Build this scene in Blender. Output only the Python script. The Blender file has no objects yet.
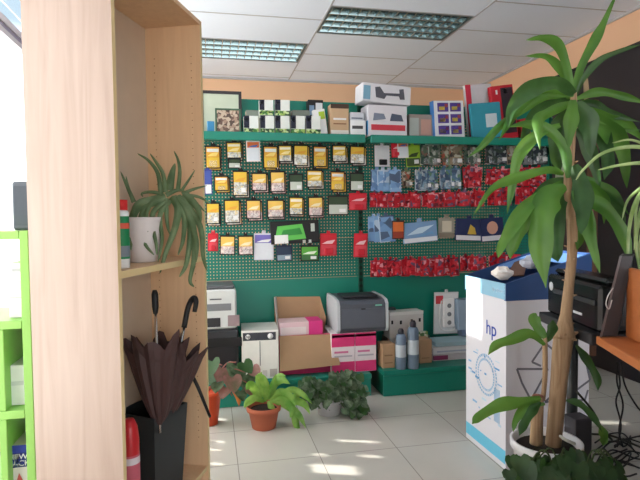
import bpy, math, random
from mathutils import Matrix, Vector
random.seed(7)
C = bpy.context.scene.collection
# ------------------------------------------------------------------ camera
F, YAW, PIT, ROL, H = 526.997, .2062, .0418, .0106, 1.32
cy, sy, cp, sp = math.cos(YAW), math.sin(YAW), math.cos(PIT), math.sin(PIT)
fw = Vector((sy*cp, cy*cp, -sp)); rt = Vector((cy, -sy, 0)); up = rt.cross(fw)
r2 = math.cos(ROL)*rt - math.sin(ROL)*up; u2 = math.sin(ROL)*rt + math.cos(ROL)*up
O = Vector((0, 0, H))
def ray(x, y): return fw + (x-320)/F*r2 + (240-y)/F*u2
def P(x, y, Y):
    d = ray(x, y); return O + d*(Y/d.y)
def G(x, y, z=0):
    d = ray(x, y); return O + d*((z-H)/d.z)
def PX(x, y, X):
    d = ray(x, y); return O + d*(X/d.x)
cam = bpy.data.cameras.new('camera'); co = bpy.data.objects.new('camera', cam); C.objects.link(co)
cam.sensor_width = 36; cam.lens = 36*F/640; cam.clip_start = .05
co.matrix_world = Matrix(((r2.x, u2.x, -fw.x, 0), (r2.y, u2.y, -fw.y, 0), (r2.z, u2.z, -fw.z, H), (0, 0, 0, 1)))
bpy.context.scene.camera = co
# ------------------------------------------------------------------ materials
def lin(c):
    c = c/255; return c/12.92 if c <= .04045 else ((c+.055)/1.055)**2.4
def L(rgb): return (lin(rgb[0]), lin(rgb[1]), lin(rgb[2]), 1)
def mat(name, rgb, rough=.6, metal=0, var=.06, scale=12, spec=.4):
    m = bpy.data.materials.new(name); m.use_nodes = True
    nt = m.node_tree; b = nt.nodes['Principled BSDF']
    b.inputs['Roughness'].default_value = rough; b.inputs['Metallic'].default_value = metal
    b.inputs['Specular IOR Level'].default_value = spec
    tc = nt.nodes.new('ShaderNodeTexCoord'); n = nt.nodes.new('ShaderNodeTexNoise')
    n.inputs['Scale'].default_value = scale; n.inputs['Detail'].default_value = 3
    nt.links.new(tc.outputs['Object'], n.inputs['Vector'])
    mx = nt.nodes.new('ShaderNodeMix'); mx.data_type = 'RGBA'
    c = L(rgb)
    mx.inputs[6].default_value = tuple(min(1, v*(1-var)) for v in c[:3])+(1,)
    mx.inputs[7].default_value = tuple(min(1, v*(1+var)) for v in c[:3])+(1,)
    nt.links.new(n.outputs['Fac'], mx.inputs[0]); nt.links.new(mx.outputs[2], b.inputs['Base Color'])
    m['mx'] = 1
    return m
MC = {}
def M(*rgb, rough=.55, metal=0):
    k = (rgb, rough, metal)
    if k not in MC: MC[k] = mat('colour_%d_%d_%d' % rgb, rgb, rough, metal, .05, 30)
    return MC[k]
def nodes(m): return m.node_tree.nodes, m.node_tree.links
def patchy(name, cols, scale, rough=.5):
    """printed picture: voronoi cells taking the given colours"""
    m = bpy.data.materials.new(name); m.use_nodes = True; N, K = nodes(m); b = N['Principled BSDF']
    b.inputs['Roughness'].default_value = rough
    tc = N.new('ShaderNodeTexCoord'); v = N.new('ShaderNodeTexVoronoi'); v.inputs['Scale'].default_value = scale
    oi = N.new('ShaderNodeObjectInfo'); ad = N.new('ShaderNodeVectorMath'); ad.operation = 'ADD'; sc_ = math_node(N, K, 'MULTIPLY', oi.outputs['Random'], 37.0)
    K.new(tc.outputs['Object'], ad.inputs[0]); K.new(sc_, ad.inputs[1]); K.new(ad.outputs[0], v.inputs['Vector'])
    s = N.new('ShaderNodeSeparateColor'); K.new(v.outputs['Color'], s.inputs[0])
    r = N.new('ShaderNodeValToRGB'); r.color_ramp.interpolation = 'CONSTANT'
    for i, c in enumerate(cols):
        e = r.color_ramp.elements[0] if i == 0 else (r.color_ramp.elements[1] if i == 1 else r.color_ramp.elements.new(i/len(cols)))
        e.position = i/len(cols); e.color = L(c)
    K.new(s.outputs[0], r.inputs[0]); K.new(r.outputs[0], b.inputs['Base Color'])
    return m
def wood(name, c1, c2, axis='Z', scale=3.0, rough=.45):
    m = bpy.data.materials.new(name); m.use_nodes = True; N, K = nodes(m); b = N['Principled BSDF']
    b.inputs['Roughness'].default_value = rough
    tc = N.new('ShaderNodeTexCoord'); mp = N.new('ShaderNodeMapping')
    sc = {'X': (.6, 9, 9), 'Y': (9, .6, 9), 'Z': (9, 9, .6)}[axis]
    mp.inputs['Scale'].default_value = sc
    K.new(tc.outputs['Object'], mp.inputs[0])
    n = N.new('ShaderNodeTexNoise'); n.inputs['Scale'].default_value = scale; n.inputs['Detail'].default_value = 6; n.inputs['Distortion'].default_value = 1.2
    K.new(mp.outputs[0], n.inputs['Vector'])
    r = N.new('ShaderNodeValToRGB'); r.color_ramp.elements[0].position = .3; r.color_ramp.elements[1].position = .7
    r.color_ramp.elements[0].color = L(c1); r.color_ramp.elements[1].color = L(c2)
    K.new(n.outputs['Fac'], r.inputs[0]); K.new(r.outputs[0], b.inputs['Base Color'])
    return m
def math_node(N, K, op, a, b=None):
    n = N.new('ShaderNodeMath'); n.operation = op
    for i, v in enumerate((a, b)):
        if v is None: continue
        if isinstance(v, (int, float)): n.inputs[i].default_value = v
        else: K.new(v, n.inputs[i])
    return n.outputs[0]
def tiles(name, c, cg, T, x0, y0, w, rough):
    m = bpy.data.materials.new(name); m.use_nodes = True; N, K = nodes(m); b = N['Principled BSDF']
    b.inputs['Roughness'].default_value = rough
    tc = N.new('ShaderNodeTexCoord'); s = N.new('ShaderNodeSeparateXYZ'); K.new(tc.outputs['Object'], s.inputs[0])
    def line(o, off):
        a = math_node(N, K, 'SUBTRACT', o, off); a = math_node(N, K, 'DIVIDE', a, T); a = math_node(N, K, 'FRACT', a)
        a = math_node(N, K, 'SUBTRACT', a, .5); a = math_node(N, K, 'ABSOLUTE', a)
        return math_node(N, K, 'GREATER_THAN', a, .5-w/T/2)
    g = math_node(N, K, 'MAXIMUM', line(s.outputs[0], x0), line(s.outputs[1], y0))
    n = N.new('ShaderNodeTexNoise'); n.inputs['Scale'].default_value = 5; n.inputs['Detail'].default_value = 4; K.new(tc.outputs['Object'], n.inputs['Vector'])
    m1 = N.new('ShaderNodeMix'); m1.data_type = 'RGBA'; K.new(n.outputs['Fac'], m1.inputs[0])
    m1.inputs[6].default_value = L([v*.96 for v in c]); m1.inputs[7].default_value = L(c)
    m2 = N.new('ShaderNodeMix'); m2.data_type = 'RGBA'; K.new(g, m2.inputs[0]); K.new(m1.outputs[2], m2.inputs[6]); m2.inputs[7].default_value = L(cg)
    K.new(m2.outputs[2], b.inputs['Base Color'])
    return m
def perforated(name, rgb):
    m = mat(name, rgb, .5, 0, .05, 4); N, K = nodes(m); b = N['Principled BSDF']
    tc = N.new('ShaderNodeTexCoord'); s = N.new('ShaderNodeSeparateXYZ'); K.new(tc.outputs['Object'], s.inputs[0])
    def fr(o):
        a = math_node(N, K, 'DIVIDE', o, .025); a = math_node(N, K, 'FRACT', a); a = math_node(N, K, 'SUBTRACT', a, .5)
        return math_node(N, K, 'MULTIPLY', a, a)
    d = math_node(N, K, 'ADD', fr(s.outputs[0]), fr(s.outputs[2]))
    h = math_node(N, K, 'LESS_THAN', d, .03)
    t = N.new('ShaderNodeBsdfTransparent'); x = N.new('ShaderNodeMixShader')
    K.new(h, x.inputs[0]); K.new(b.outputs[0], x.inputs[1]); K.new(t.outputs[0], x.inputs[2]); K.new(x.outputs[0], N['Material Output'].inputs[0])
    return m
def leafmat(name, c1, c2, c3=None, scale=9, rough=.38, trans=.25):
    m = mat(name, c1, rough, 0, .1, scale); N, K = nodes(m); b = N['Principled BSDF']
    mx = [n for n in N if n.type == 'MIX'][0]; mx.inputs[6].default_value = L(c1); mx.inputs[7].default_value = L(c2)
    n = [n for n in N if n.type == 'TEX_NOISE'][0]
    r = N.new('ShaderNodeValToRGB'); r.color_ramp.elements[0].position = .35; r.color_ramp.elements[1].position = .65
    K.new(n.outputs['Fac'], r.inputs[0]); K.new(r.outputs[0], mx.inputs[0])
    t = N.new('ShaderNodeBsdfTranslucent'); t.inputs[0].default_value = L(c3 or c2); x = N.new('ShaderNodeMixShader'); x.inputs[0].default_value = trans
    K.new(b.outputs[0], x.inputs[1]); K.new(t.outputs[0], x.inputs[2]); K.new(x.outputs[0], N['Material Output'].inputs[0])
    return m
def mixed(name, kind, rgb, fac, rough=.05):
    m = bpy.data.materials.new(name); m.use_nodes = True; N, K = nodes(m); b = N['Principled BSDF']
    b.inputs['Base Color'].default_value = L(rgb); b.inputs['Roughness'].default_value = rough
    t = N.new('ShaderNodeBsdfTransparent' if kind == 'clear' else 'ShaderNodeBsdfTranslucent')
    t.inputs[0].default_value = L(rgb) if kind != 'clear' else (1, 1, 1, 1)
    x = N.new('ShaderNodeMixShader'); x.inputs[0].default_value = fac
    K.new(b.outputs[0], x.inputs[1]); K.new(t.outputs[0], x.inputs[2]); K.new(x.outputs[0], N['Material Output'].inputs[0])
    return m
PEACH = mat('peach_paint', (232, 188, 152), .8, 0, .03, 2)
CEIL = mat('ceiling_tile', (228, 236, 248), .85, 0, .02, 60)
TBAR = mat('ceiling_bar', (176, 176, 180), .6)
FLOOR = tiles('floor_tile', (205, 202, 194), (150, 146, 140), .45, .125, 2.818, .005, .16)
GREEN = mat('green_enamel', (18, 126, 108), .38, 0, .05, 3)
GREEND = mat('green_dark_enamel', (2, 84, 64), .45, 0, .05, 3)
PERF = perforated('perforated_green', (18, 122, 106))
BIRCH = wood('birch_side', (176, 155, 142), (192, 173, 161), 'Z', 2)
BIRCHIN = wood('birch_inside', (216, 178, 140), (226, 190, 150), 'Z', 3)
BACKB = mat('bookcase_back', (202, 184, 162), .6)
EDGE = mat('birch_edge', (222, 200, 148), .5)
ALU = mat('aluminium', (225, 228, 230), .18, 1, .02)
LOUV = mat('louvre_metal', (150, 172, 176), .22, 1, .02)
WHITE = M(235, 235, 235); BLACK = M(22, 22, 24); DARK = M(40, 40, 44); BROWNC = mat('brown_cardboard', (176, 142, 110), .85, 0, .05, 20)
GLASS = mixed('window_glass', 'clear', (255, 255, 255), .93)
SUNMASK = mixed('sun_mask_frosted', 'trans', (250, 250, 250), .75, .6)  # for the film added to hold back direct sun
BLIS = mixed('clear_plastic', 'clear', (240, 245, 250), .8, .1)
TERRA = mat('terracotta', (176, 96, 70), .8, 0, .08, 10)
SOIL = mat('soil', (38, 28, 22), .95, 0, .3, 60)
BARK = wood('cane_bark', (140, 112, 84), (176, 148, 116), 'Z', 6, .85)
LEAF = leafmat('cane_leaf', (44, 92, 34), (92, 138, 60), (124, 170, 66), 5)
LEAFD = leafmat('dark_leaf', (38, 72, 36), (62, 100, 56), (90, 130, 60), 10)
ALOE = leafmat('aloe_leaf', (74, 98, 62), (112, 134, 96), (120, 140, 90), 14, .45, .12)
LIGHTL = leafmat('light_leaf', (92, 150, 56), (150, 190, 96), (160, 200, 80), 16)
VARIE = leafmat('variegated_leaf', (46, 70, 44), (126, 146, 118), (90, 120, 80), 26)
REDL = leafmat('red_leaf', (92, 96, 64), (172, 120, 118), (150, 90, 90), 14)
SPID = leafmat('spider_leaf', (120, 150, 90), (176, 196, 140), (160, 190, 110), 12)
LIME = M(152, 204, 108, rough=.45)
# ------------------------------------------------------------------ mesh helpers
class MB:
    def __init__(s, xf=None): s.v = []; s.f = []; s.mi = []; s.ms = []; s.xf = xf; s.sm = []
    def m(s, mt):
        if mt not in s.ms: s.ms.append(mt)
        return s.ms.index(mt)
    def add(s, vs, fs, mt, smooth=False):
        o = len(s.v); k = s.m(mt)
        for v in vs:
            v = Vector(v); s.v.append(s.xf @ v if s.xf else v)
        for f in fs: s.f.append([i+o for i in f]); s.mi.append(k); s.sm.append(smooth)
        return s
    def box(s, a, b, mt, faces=None):
        """axis box from corner a to b with a small chamfer-free shell; faces: {face: material}"""
        x0, y0, z0 = [min(p, q) for p, q in zip(a, b)]; x1, y1, z1 = [max(p, q) for p, q in zip(a, b)]
        vs = [(x0, y0, z0), (x1, y0, z0), (x1, y1, z0), (x0, y1, z0), (x0, y0, z1), (x1, y0, z1), (x1, y1, z1), (x0, y1, z1)]
        fs = dict(bottom=[0, 3, 2, 1], top=[4, 5, 6, 7], front=[0, 1, 5, 4], back=[2, 3, 7, 6], left=[3, 0, 4, 7], right=[1, 2, 6, 5])
        for n, f in fs.items(): s.add([vs[i] for i in f], [[0, 1, 2, 3]], (faces or {}).get(n, mt))
        return s
    def bbox(s, a, b, mt, r=.004):
        """box with chamfered edges, one closed shell"""
        lo = [min(p, q) for p, q in zip(a, b)]; hi = [max(p, q) for p, q in zip(a, b)]
        r = min(r, *[(h-l)*.45 for l, h in zip(lo, hi)])
        vs = []; idx = {}
        for cx in (0, 1):
            for cyy in (0, 1):
                for cz in (0, 1):
                    c = (cx, cyy, cz); base = [(hi if c[i] else lo)[i] for i in range(3)]
                    for ax in range(3):
                        p = list(base)
                        for j in range(3):
                            if j != ax: p[j] += -r if c[j] else r
                        idx[(c, ax)] = len(vs); vs.append(p)
        fs = []
        for ax in range(3):
            o1, o2 = [i for i in range(3) if i != ax]
            for sd in (0, 1):
                q = []
                for (u, w) in ((0, 0), (1, 0), (1, 1), (0, 1)):
                    c = [0, 0, 0]; c[ax] = sd; c[o1] = u; c[o2] = w; q.append(idx[(tuple(c), ax)])
                fs.append(q)
        for ax in range(3):       # edges along ax
            o1, o2 = [i for i in range(3) if i != ax]
            for u in (0, 1):
                for w in (0, 1):
                    c0 = [0]*3; c0[o1] = u; c0[o2] = w; c1 = list(c0); c1[ax] = 1
                    fs.append([idx[(tuple(c0), o1)], idx[(tuple(c1), o1)], idx[(tuple(c1), o2)], idx[(tuple(c0), o2)]])
        for c in [(i, j, k) for i in (0, 1) for j in (0, 1) for k in (0, 1)]:
            fs.append([idx[(c, 0)], idx[(c, 1)], idx[(c, 2)]])
        return s.add(vs, fs, mt)
    def lathe(s, c, prof, mt, n=24, cap=True, smooth=True, ax=None):
        c = Vector(c); vs = []; fs = []
        for r, z in prof:
            for i in range(n):
                a = 2*math.pi*i/n; p = Vector((r*math.cos(a), r*math.sin(a), z))
                if ax: p = ax @ p
                vs.append(c+p)
        for k in range(len(prof)-1):
            for i in range(n):
                j = (i+1) % n; fs.append([k*n+i, k*n+j, (k+1)*n+j, (k+1)*n+i])
        if cap: fs += [list(range(n))[::-1], [(len(prof)-1)*n+i for i in range(n)]]
        return s.add(vs, fs, mt, smooth)
    def tube(s, pts, rad, mt, n=8, sub=6):
        pts = [Vector(p) for p in pts]
        if not isinstance(rad, (list, tuple)): rad = [rad]*len(pts)
        if sub > 1 and len(pts) > 2: pts, rad = spline(pts, rad, sub)
        vs = []; fs = []; u = None
        for i, p in enumerate(pts):
            t = (pts[min(i+1, len(pts)-1)]-pts[max(i-1, 0)]).normalized()
            if u is None: u = t.orthogonal().normalized()
            u = (u - t*u.dot(t)).normalized(); w = t.cross(u)
            for k in range(n):
                a = 2*math.pi*k/n; vs.append(p+(u*math.cos(a)+w*math.sin(a))*rad[i])
        for i in range(len(pts)-1):
            for k in range(n):
                j = (k+1) % n; fs.append([i*n+k, i*n+j, (i+1)*n+j, (i+1)*n+k])
        fs += [list(range(n))[::-1], [(len(pts)-1)*n+k for k in range(n)]]
        return s.add(vs, fs, mt, True)
    def poly(s, pts, mt, th=.002, nrm=None):
        """flat outline with thickness"""
        pts = [Vector(p) for p in pts]
        n = nrm or (pts[1]-pts[0]).cross(pts[2]-pts[0]).normalized(); k = len(pts)
        vs = pts + [p+n*th for p in pts]
        fs = [list(range(k)), [k+i for i in range(k)][::-1]] + [[i, (i+1) % k, k+(i+1) % k, k+i] for i in range(k)]
        return s.add(vs, fs, mt)
    def leaf(s, pts, w, mt, nrm=None, fold=.25, sub=4, shape='lance', wave=0, thick=0):
        pts = [Vector(p) for p in pts]; pts, _ = spline(pts, [0]*len(pts), sub)
        n = len(pts); vs = []; fs = []
        for i, p in enumerate(pts):
            t = (pts[min(i+1, n-1)]-pts[max(i-1, 0)]).normalized()
            nn = Vector(nrm) if nrm else (p-O).normalized()
            sd = t.cross(nn)
            sd = sd.normalized() if sd.length > 1e-4 else t.orthogonal().normalized()
            nr = sd.cross(t).normalized(); f = i/(n-1)
            if shape == 'lance': k = (.28+.72*math.sin(math.pi*min(1, f*1.15+.02)**.9) if f < .45 else max(0, 1-((f-.45)/.55)**2.2))
            elif shape == 'grass': k = (1-f)**.55*.85+.1
            else: k = math.sin(math.pi*min(1, f*.92+.06)**.62)
            hw = w/2*max(k, .03)*(1+wave*math.sin(f*13+w*900))
            e = nr*(hw*fold*2)
            vs += [p-sd*hw+e, p-sd*hw*.5+e*.4, p, p+sd*hw*.5+e*.4, p+sd*hw+e]
        for i in range(n-1):
            for k in range(4): a = i*5+k; fs.append([a, a+1, a+6, a+5])
        if thick:
            m0 = len(vs); vs += [v + (vs[(i//5)*5+2]-O).normalized()*0 + Vector((0, thick*math.sin(math.pi*(i % 5)/4), 0)) for i, v in enumerate(list(vs))]
            fs += [[m0+q for q in f][::-1] for f in list(fs)]
        return s.add(vs, fs, mt, True)
    def build(s, name, parent=None):
        me = bpy.data.meshes.new(name); vs = s.v
        if parent:
            Mx = Matrix(); q = parent
            while q: Mx = q.matrix_basis @ Mx; q = q.parent
            Mi = Mx.inverted(); vs = [Mi @ v for v in vs]
        me.from_pydata([tuple(v) for v in vs], [], s.f)
        for mt in s.ms: me.materials.append(mt)
        me.polygons.foreach_set('material_index', s.mi); me.polygons.foreach_set('use_smooth', s.sm)
        me.update()
        o = bpy.data.objects.new(name, me); C.objects.link(o)
        if parent: o.parent = parent
        return o
def spline(pts, rad, sub):
    P_ = [pts[0]*2-pts[1]]+pts+[pts[-1]*2-pts[-2]]; R_ = [rad[0]]+list(rad)+[rad[-1]]
    a = []; b = []
    for i in range(1, len(P_)-2):
        for k in range(sub):
            t = k/sub; p0, p1, p2, p3 = P_[i-1:i+3]
            a.append(.5*((2*p1)+(p2-p0)*t+(2*p0-5*p1+4*p2-p3)*t*t+(3*p1-p0-3*p2+p3)*t**3)); b.append(R_[i]*(1-t)+R_[i+1]*t)
    a.append(pts[-1]); b.append(rad[-1]); return a, b
def thing(name, label, cat, loc=(0, 0, 0), rz=0, group=None):
    o = bpy.data.objects.new(name, None); C.objects.link(o); o.empty_display_size = .05
    o.location = loc; o.rotation_euler = (0, 0, rz); o['label'] = label; o['category'] = cat
    if group: o['group'] = group
    o.matrix_basis = Matrix.Translation(loc) @ Matrix.Rotation(rz, 4, 'Z')
    return o
def tag(o, label, cat, group=None, kind=None):
    o['label'] = label; o['category'] = cat
    if group: o['group'] = group
    if kind: o['kind'] = kind
    return o
def struct(o): o['kind'] = 'structure'; return o
def text(s, loc, size, mt, parent, xd=(1, 0, 0), ud=(0, 0, 1), name='lettering', center=True):
    cu = bpy.data.curves.new(name, 'FONT'); cu.body = s; cu.size = size; cu.extrude = .0006
    if center: cu.align_x = 'CENTER'; cu.align_y = 'CENTER'
    cu.materials.append(mt); o = bpy.data.objects.new(name, cu); C.objects.link(o)
    xd = Vector(xd).normalized(); ud = Vector(ud).normalized(); n = xd.cross(ud)
    W = Matrix(((xd.x, ud.x, n.x, loc[0]), (xd.y, ud.y, n.y, loc[1]), (xd.z, ud.z, n.z, loc[2]), (0, 0, 0, 1)))
    Mx = Matrix(); q = parent
    while q: Mx = q.matrix_basis @ Mx; q = q.parent
    me = bpy.data.meshes.new_from_object(o.evaluated_get(bpy.context.evaluated_depsgraph_get()))
    bpy.data.objects.remove(o); o = bpy.data.objects.new(name, me); C.objects.link(o)
    o.parent = parent; o.matrix_basis = Mx.inverted() @ W
    return o
# ------------------------------------------------------------------ room
ZC = H+1.62; XL, XR, YB, YF = -1.2, 3.31, 6.2, -2.6
struct(MB().box((XL-.1, YF, -.06), (XR+.1, YB+.1, 0), FLOOR).build('floor'))
struct(MB().box((XL-.1, YB, 0), (XR+.1, YB+.1, ZC+.2), PEACH).build('wall_back'))
struct(MB().box((XR, YF, 0), (XR+.1, YB, ZC+.2), PEACH).build('wall_right'))
# ceiling: columns 1.2 m wide, rows .6 m, every second column half a tile on; two cells are luminaires
XA, Y0 = .938, 3.986
YLt = G(298, 42, ZC).y
lights = [(XA, Y0), (XA-1.2, Y0-.6*round((Y0-YLt)/.6*2)/2)]
mb = MB(); bars = MB()
x = XA-2.4
while x < XR:
    odd = round((x-XA)/1.2) % 2
    xa, xb = max(x, XL), min(x+1.2, XR)
    y = Y0-.6*12-(.3 if odd else 0)
    while y < YB:
        ya, yb = max(y, YF), min(y+.6, YB)
        if yb > ya:
            if not any(abs(x-a) < .01 and abs(y-b) < .01 for a, b in lights):
                mb.box((xa, ya, ZC), (xb, yb, ZC+.02), CEIL)
            bars.box((xa, y-.006, ZC-.003), (xb, y+.006, ZC), TBAR)
        y += .6
    bars.box((x-.006, YF, ZC-.004), (x+.006, YB, ZC), TBAR)
    x += 1.2
mb.box((XL-.1, YF, ZC+.2), (XR+.1, YB+.1, ZC+.25), CEIL)
cl = struct(mb.build('ceiling')); struct(bars.build('ceiling_grid', cl))
struct(MB().box((XL, YB-.02, ZC-.02), (XR, YB, ZC-.001), TBAR).box((XR-.02, YF, ZC-.02), (XR, YB-.02, ZC-.001), TBAR).build('trim_1'))
def luminaire(x, y, label):
    t = thing('ceiling_light', label, 'light', (x+.6, y+.3, ZC), 0, 'louvred office lights in the suspended ceiling')
    W_ = M(84, 98, 98, rough=.4)
    a = MB(); a.box((x+.01, y+.01, ZC+.1), (x+1.19, y+.59, ZC+.11), W_)
    for q in ((x+.01, y+.01, x+.02, y+.59), (x+1.18, y+.01, x+1.19, y+.59), (x+.02, y+.01, x+1.18, y+.02), (x+.02, y+.58, x+1.18, y+.59)):
        a.box((q[0], q[1], ZC-.004), (q[2], q[3], ZC+.1), W_)
    a.build('housing', t)
    l = MB()
    for k in range(5):
        yy = y+.03+.54*k/4
        l.poly([(x+.02, yy-.004, ZC), (x+.02, yy+.004, ZC), (x+.02, yy+.016, ZC+.05), (x+.02, yy-.016, ZC+.05)], LOUV, 1.16, Vector((1, 0, 0)))
    for k in range(16):
        xx = x+.03+1.14*k/15
        l.poly([(xx-.003, y+.02, ZC+.004), (xx+.003, y+.02, ZC+.004), (xx+.009, y+.02, ZC+.045), (xx-.009, y+.02, ZC+.045)], LOUV, .56, Vector((0, 1, 0)))
    l.build('louvre', t)
    for k in range(4):
        MB().tube([(x+.06, y+.0975+.135*k, ZC+.078), (x+1.14, y+.0975+.135*k, ZC+.078)], .013, M(214, 220, 220), 10, 1).build('tube_lamp', t)
luminaire(*lights[0], 'louvred ceiling light at the top centre, the one seen whole')
luminaire(*lights[1], 'louvred ceiling light partly hidden by the birch bookcase')
# left shop window wall
SUN = Vector((1, -.35, -.5)).normalized()
def back(p, X=XL):
    t = (p.x-X)/SUN.x; q = p-SUN*t; return q.y, q.z
gaps = []
def gap(x0, y0, x1, y1, w=None):
    """slit cut in the added film so a sun patch lands on this stretch of floor"""
    a, b = G(x0, y0), G(x1, y1); (ya, za), (yb, zb) = back(a), back(b)
    c = (ya+yb)/2; ww = w or abs(yb-ya)
    gaps.append((c-ww/2, c+ww/2, min(za, zb), max(za, zb)))
gap(322, 470, 364, 467, .10); gap(345, 441, 383, 440, .03); gap(322, 454, 334, 454, .035); gap(370, 456, 388, 455, .03)
gap(212, 449, 229, 449, .02); gap(219, 463, 231, 463, .03); gap(214, 420, 233, 419, .07); gap(225, 441, 232, 441, .03)
gap(440, 413.5, 464, 413, .03); gap(596, 352, 636, 356, .3); gap(600, 397, 632, 397, .05); gap(600, 422, 628, 422, .04); gap(343, 433, 352, 433, .03)
gaps.append((back(Vector((1.48, 2.70, .9)))[0], back(Vector((1.48, 2.88, .9)))[0], back(Vector((1.48, 2.5, .66)))[1], back(Vector((1.48, 2.5, 1.0)))[1]))  # slit placed to throw sun on the bin's left face
def holes_sheet(name, X, th, ya, yb, za, zb, holes, mt, parent):
    ys = sorted({ya, yb, *[min(max(v, ya), yb) for h in holes for v in h[:2]]}); zs = sorted({za, zb, *[min(max(v, za), zb) for h in holes for v in h[2:]]})
    m_ = MB()
    for i in range(len(ys)-1):
        for j in range(len(zs)-1):
            cyy, cz = (ys[i]+ys[i+1])/2, (zs[j]+zs[j+1])/2
            if any(h[0] < cyy < h[1] and h[2] < cz < h[3] for h in holes): continue
            m_.add([(X, ys[i], zs[j]), (X, ys[i+1], zs[j]), (X, ys[i+1], zs[j+1]), (X, ys[i], zs[j+1])], [[0, 1, 2, 3]], mt)
    return m_.build(name, parent)
struct(MB().box((XL-.1, YF, 0), (XL, YB, .22), PEACH).box((XL-.1, YF, .22), (XL, 1, ZC-.04), PEACH).box((XL-.1, 5.6, .22), (XL, YB, ZC+.2), PEACH).box((XL-.1, YF, ZC-.04), (XL, 5.6, ZC+.2), PEACH).build('wall_left'))
win = MB(); FR = M(205, 196, 204, rough=.4)
for yy in (1.03, 2.1, 4.25, 5.57): win.box((XL-.08, yy-.03, .22), (XL-.02, yy+.03, ZC-.04), FR)
win.box((XL-.08, 1, .22), (XL-.02, 5.6, .28), FR); win.box((XL-.09, 1, 2.475), (XL-.015, 5.6, 2.51), FR).box((XL-.085, 1, 2.515), (XL-.02, 5.6, 2.54), M(150, 140, 165)).box((XL-.09, 1, 2.545), (XL-.015, 5.6, 2.59), FR)
wo = struct(win.build('window_1'))
struct(MB().add([(XL-.05, 1, .25), (XL-.05, 5.6, .25), (XL-.05, 5.6, ZC-.04), (XL-.05, 1, ZC-.04)], [[0, 1, 2, 3]], GLASS).build('window_pane', wo))
struct(holes_sheet('sun_mask_film', XL-.045, .001, 1, 5.6, .25, 2.475, gaps, SUNMASK, wo))  # added film, mostly out of view: blocks direct sun except through the slits
# front of the shop behind the photographer: glazed front with frame
fr = MB()
for xx in (XL, XL+1.5, XL+3.0, XR-.06): fr.box((xx, YF-.06, 0), (xx+.06, YF, ZC), FR)
fr.box((XL, YF-.06, 0), (XR, YF, .1), FR).box((XL, YF-.06, ZC-.5), (XR, YF, ZC+.2), PEACH)
wf = struct(fr.build('window_2'))
struct(MB().add([(XL, YF-.03, .1), (XR, YF-.03, .1), (XR, YF-.03, ZC-.5), (XL, YF-.03, ZC-.5)], [[0, 1, 2, 3]], GLASS).build('window_pane', wf))
# dark slat panel on the right wall below the peach band
SL = mat('dark_panel', (38, 35, 40), .4, 0, .1, 3)
t = thing('wall_panelling', 'nearly black panelling along the right wall under the peach band', 'panelling', (XR-.03, 3.3, .1))
a = MB(); a.box((XR-.05, -1, .005), (XR-.002, 5.5, 2.648), SL); a.build('panel', t)
a = MB(); p = PX(590, 200, XR-.06); q = PX(597, 200, XR-.06); a.box((XR-.09, q.y, .1), (XR-.05, p.y, 2.3), wood('brown_post', (86, 60, 48), (104, 74, 58))).build('post', t)
a = MB(); a.box((XR-.06, -1, 2.62), (XR-.05, 5.5, 2.648), BLACK); a.build('rail', t)
p = PX(555, 157, XR-.06); q = PX(563, 180, XR-.06)
tag(MB().box((XR-.056, q.y, q.z), (XR-.051, p.y, p.z), M(150, 165, 140)).build('paper_notice'), 'small pale notice on the dark panelling beside the display shelving', 'notice')
# ------------------------------------------------------------------ display shelving
YP = 4.13                     # face of the back panel
ZT = P(300, 133.5, 3.80).z    # top of the upper shelf
ZBs = P(374, 373, 3.69).z     # top of the base shelf
def bay(x0, x1, yf, label, hooks, zb, sx0, sx1, bx0, bx1):
    t = thing('display_shelving', label, 'shelving', ((x0+x1)/2, YP, 0), 0, 'green metal shop shelving bays')
    zt = P(300, 101, YP).z
    a = MB()
    for z0, z1 in ((1.62, zt-.16), (1.16, 1.617), (P(300, 278, YP).z, 1.157)): a.box((x0, YP, z0), (x1, YP+.001, z1), PERF)
    a.build('perforated_panel', t)
    a = MB(); a.box((x0, YP, zt-.157), (x1, YP+.012, zt), GREEN).build('header_panel', t)
    a = MB(); a.box((x0, YP, zb), (x1, YP+.012, P(300, 278, YP).z-.004), GREEN)
    a.build('solid_panel', t)
    for xx in (x0-.02, x1-.005):
        a = MB(); a.box((xx, YP-.01, 0), (xx+.025, YP+.05, zt+.05), GREEND)
        for k in range(40): z = .2+k*.05; a.box((xx+.008, YP-.0105, z), (xx+.016, YP-.0095, z+.025), BLACK)
        a.build('upright', t)
    a = MB(); a.bbox((sx0, 3.80, ZT-.055), (sx1, 3.825, ZT+.004), GREEN, .004); a.box((sx0, 3.82, ZT-.022), (sx1, YP-.002, ZT), GREEN)
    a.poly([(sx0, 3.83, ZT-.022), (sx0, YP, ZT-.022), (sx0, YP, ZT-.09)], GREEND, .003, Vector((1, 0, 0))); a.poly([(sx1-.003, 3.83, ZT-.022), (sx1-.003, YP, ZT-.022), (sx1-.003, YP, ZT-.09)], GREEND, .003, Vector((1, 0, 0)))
    a.build('upper_shelf', t)
    a = MB(); a.bbox((bx0, yf, zb-.04), (bx1, YP-.002, zb), GREEN, .005); a.build('base_shelf', t)
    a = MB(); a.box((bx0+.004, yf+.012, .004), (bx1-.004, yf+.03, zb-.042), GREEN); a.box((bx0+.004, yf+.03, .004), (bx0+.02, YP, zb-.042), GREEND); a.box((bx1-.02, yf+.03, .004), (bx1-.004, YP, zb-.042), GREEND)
    a.build('plinth', t)
    for x, z, yy in hooks:
        MB().tube([(x, YP, z), (x, yy-.012, z), (x, yy-.022, z+.012)], .0022, ALU, 6, 1).build('hook', t)
    return t
HL, HR = [], []
def auto_hook(cx, ztop, yy):
    (HL if cx < 1.2 else HR).append((cx, ztop, yy))
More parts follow.
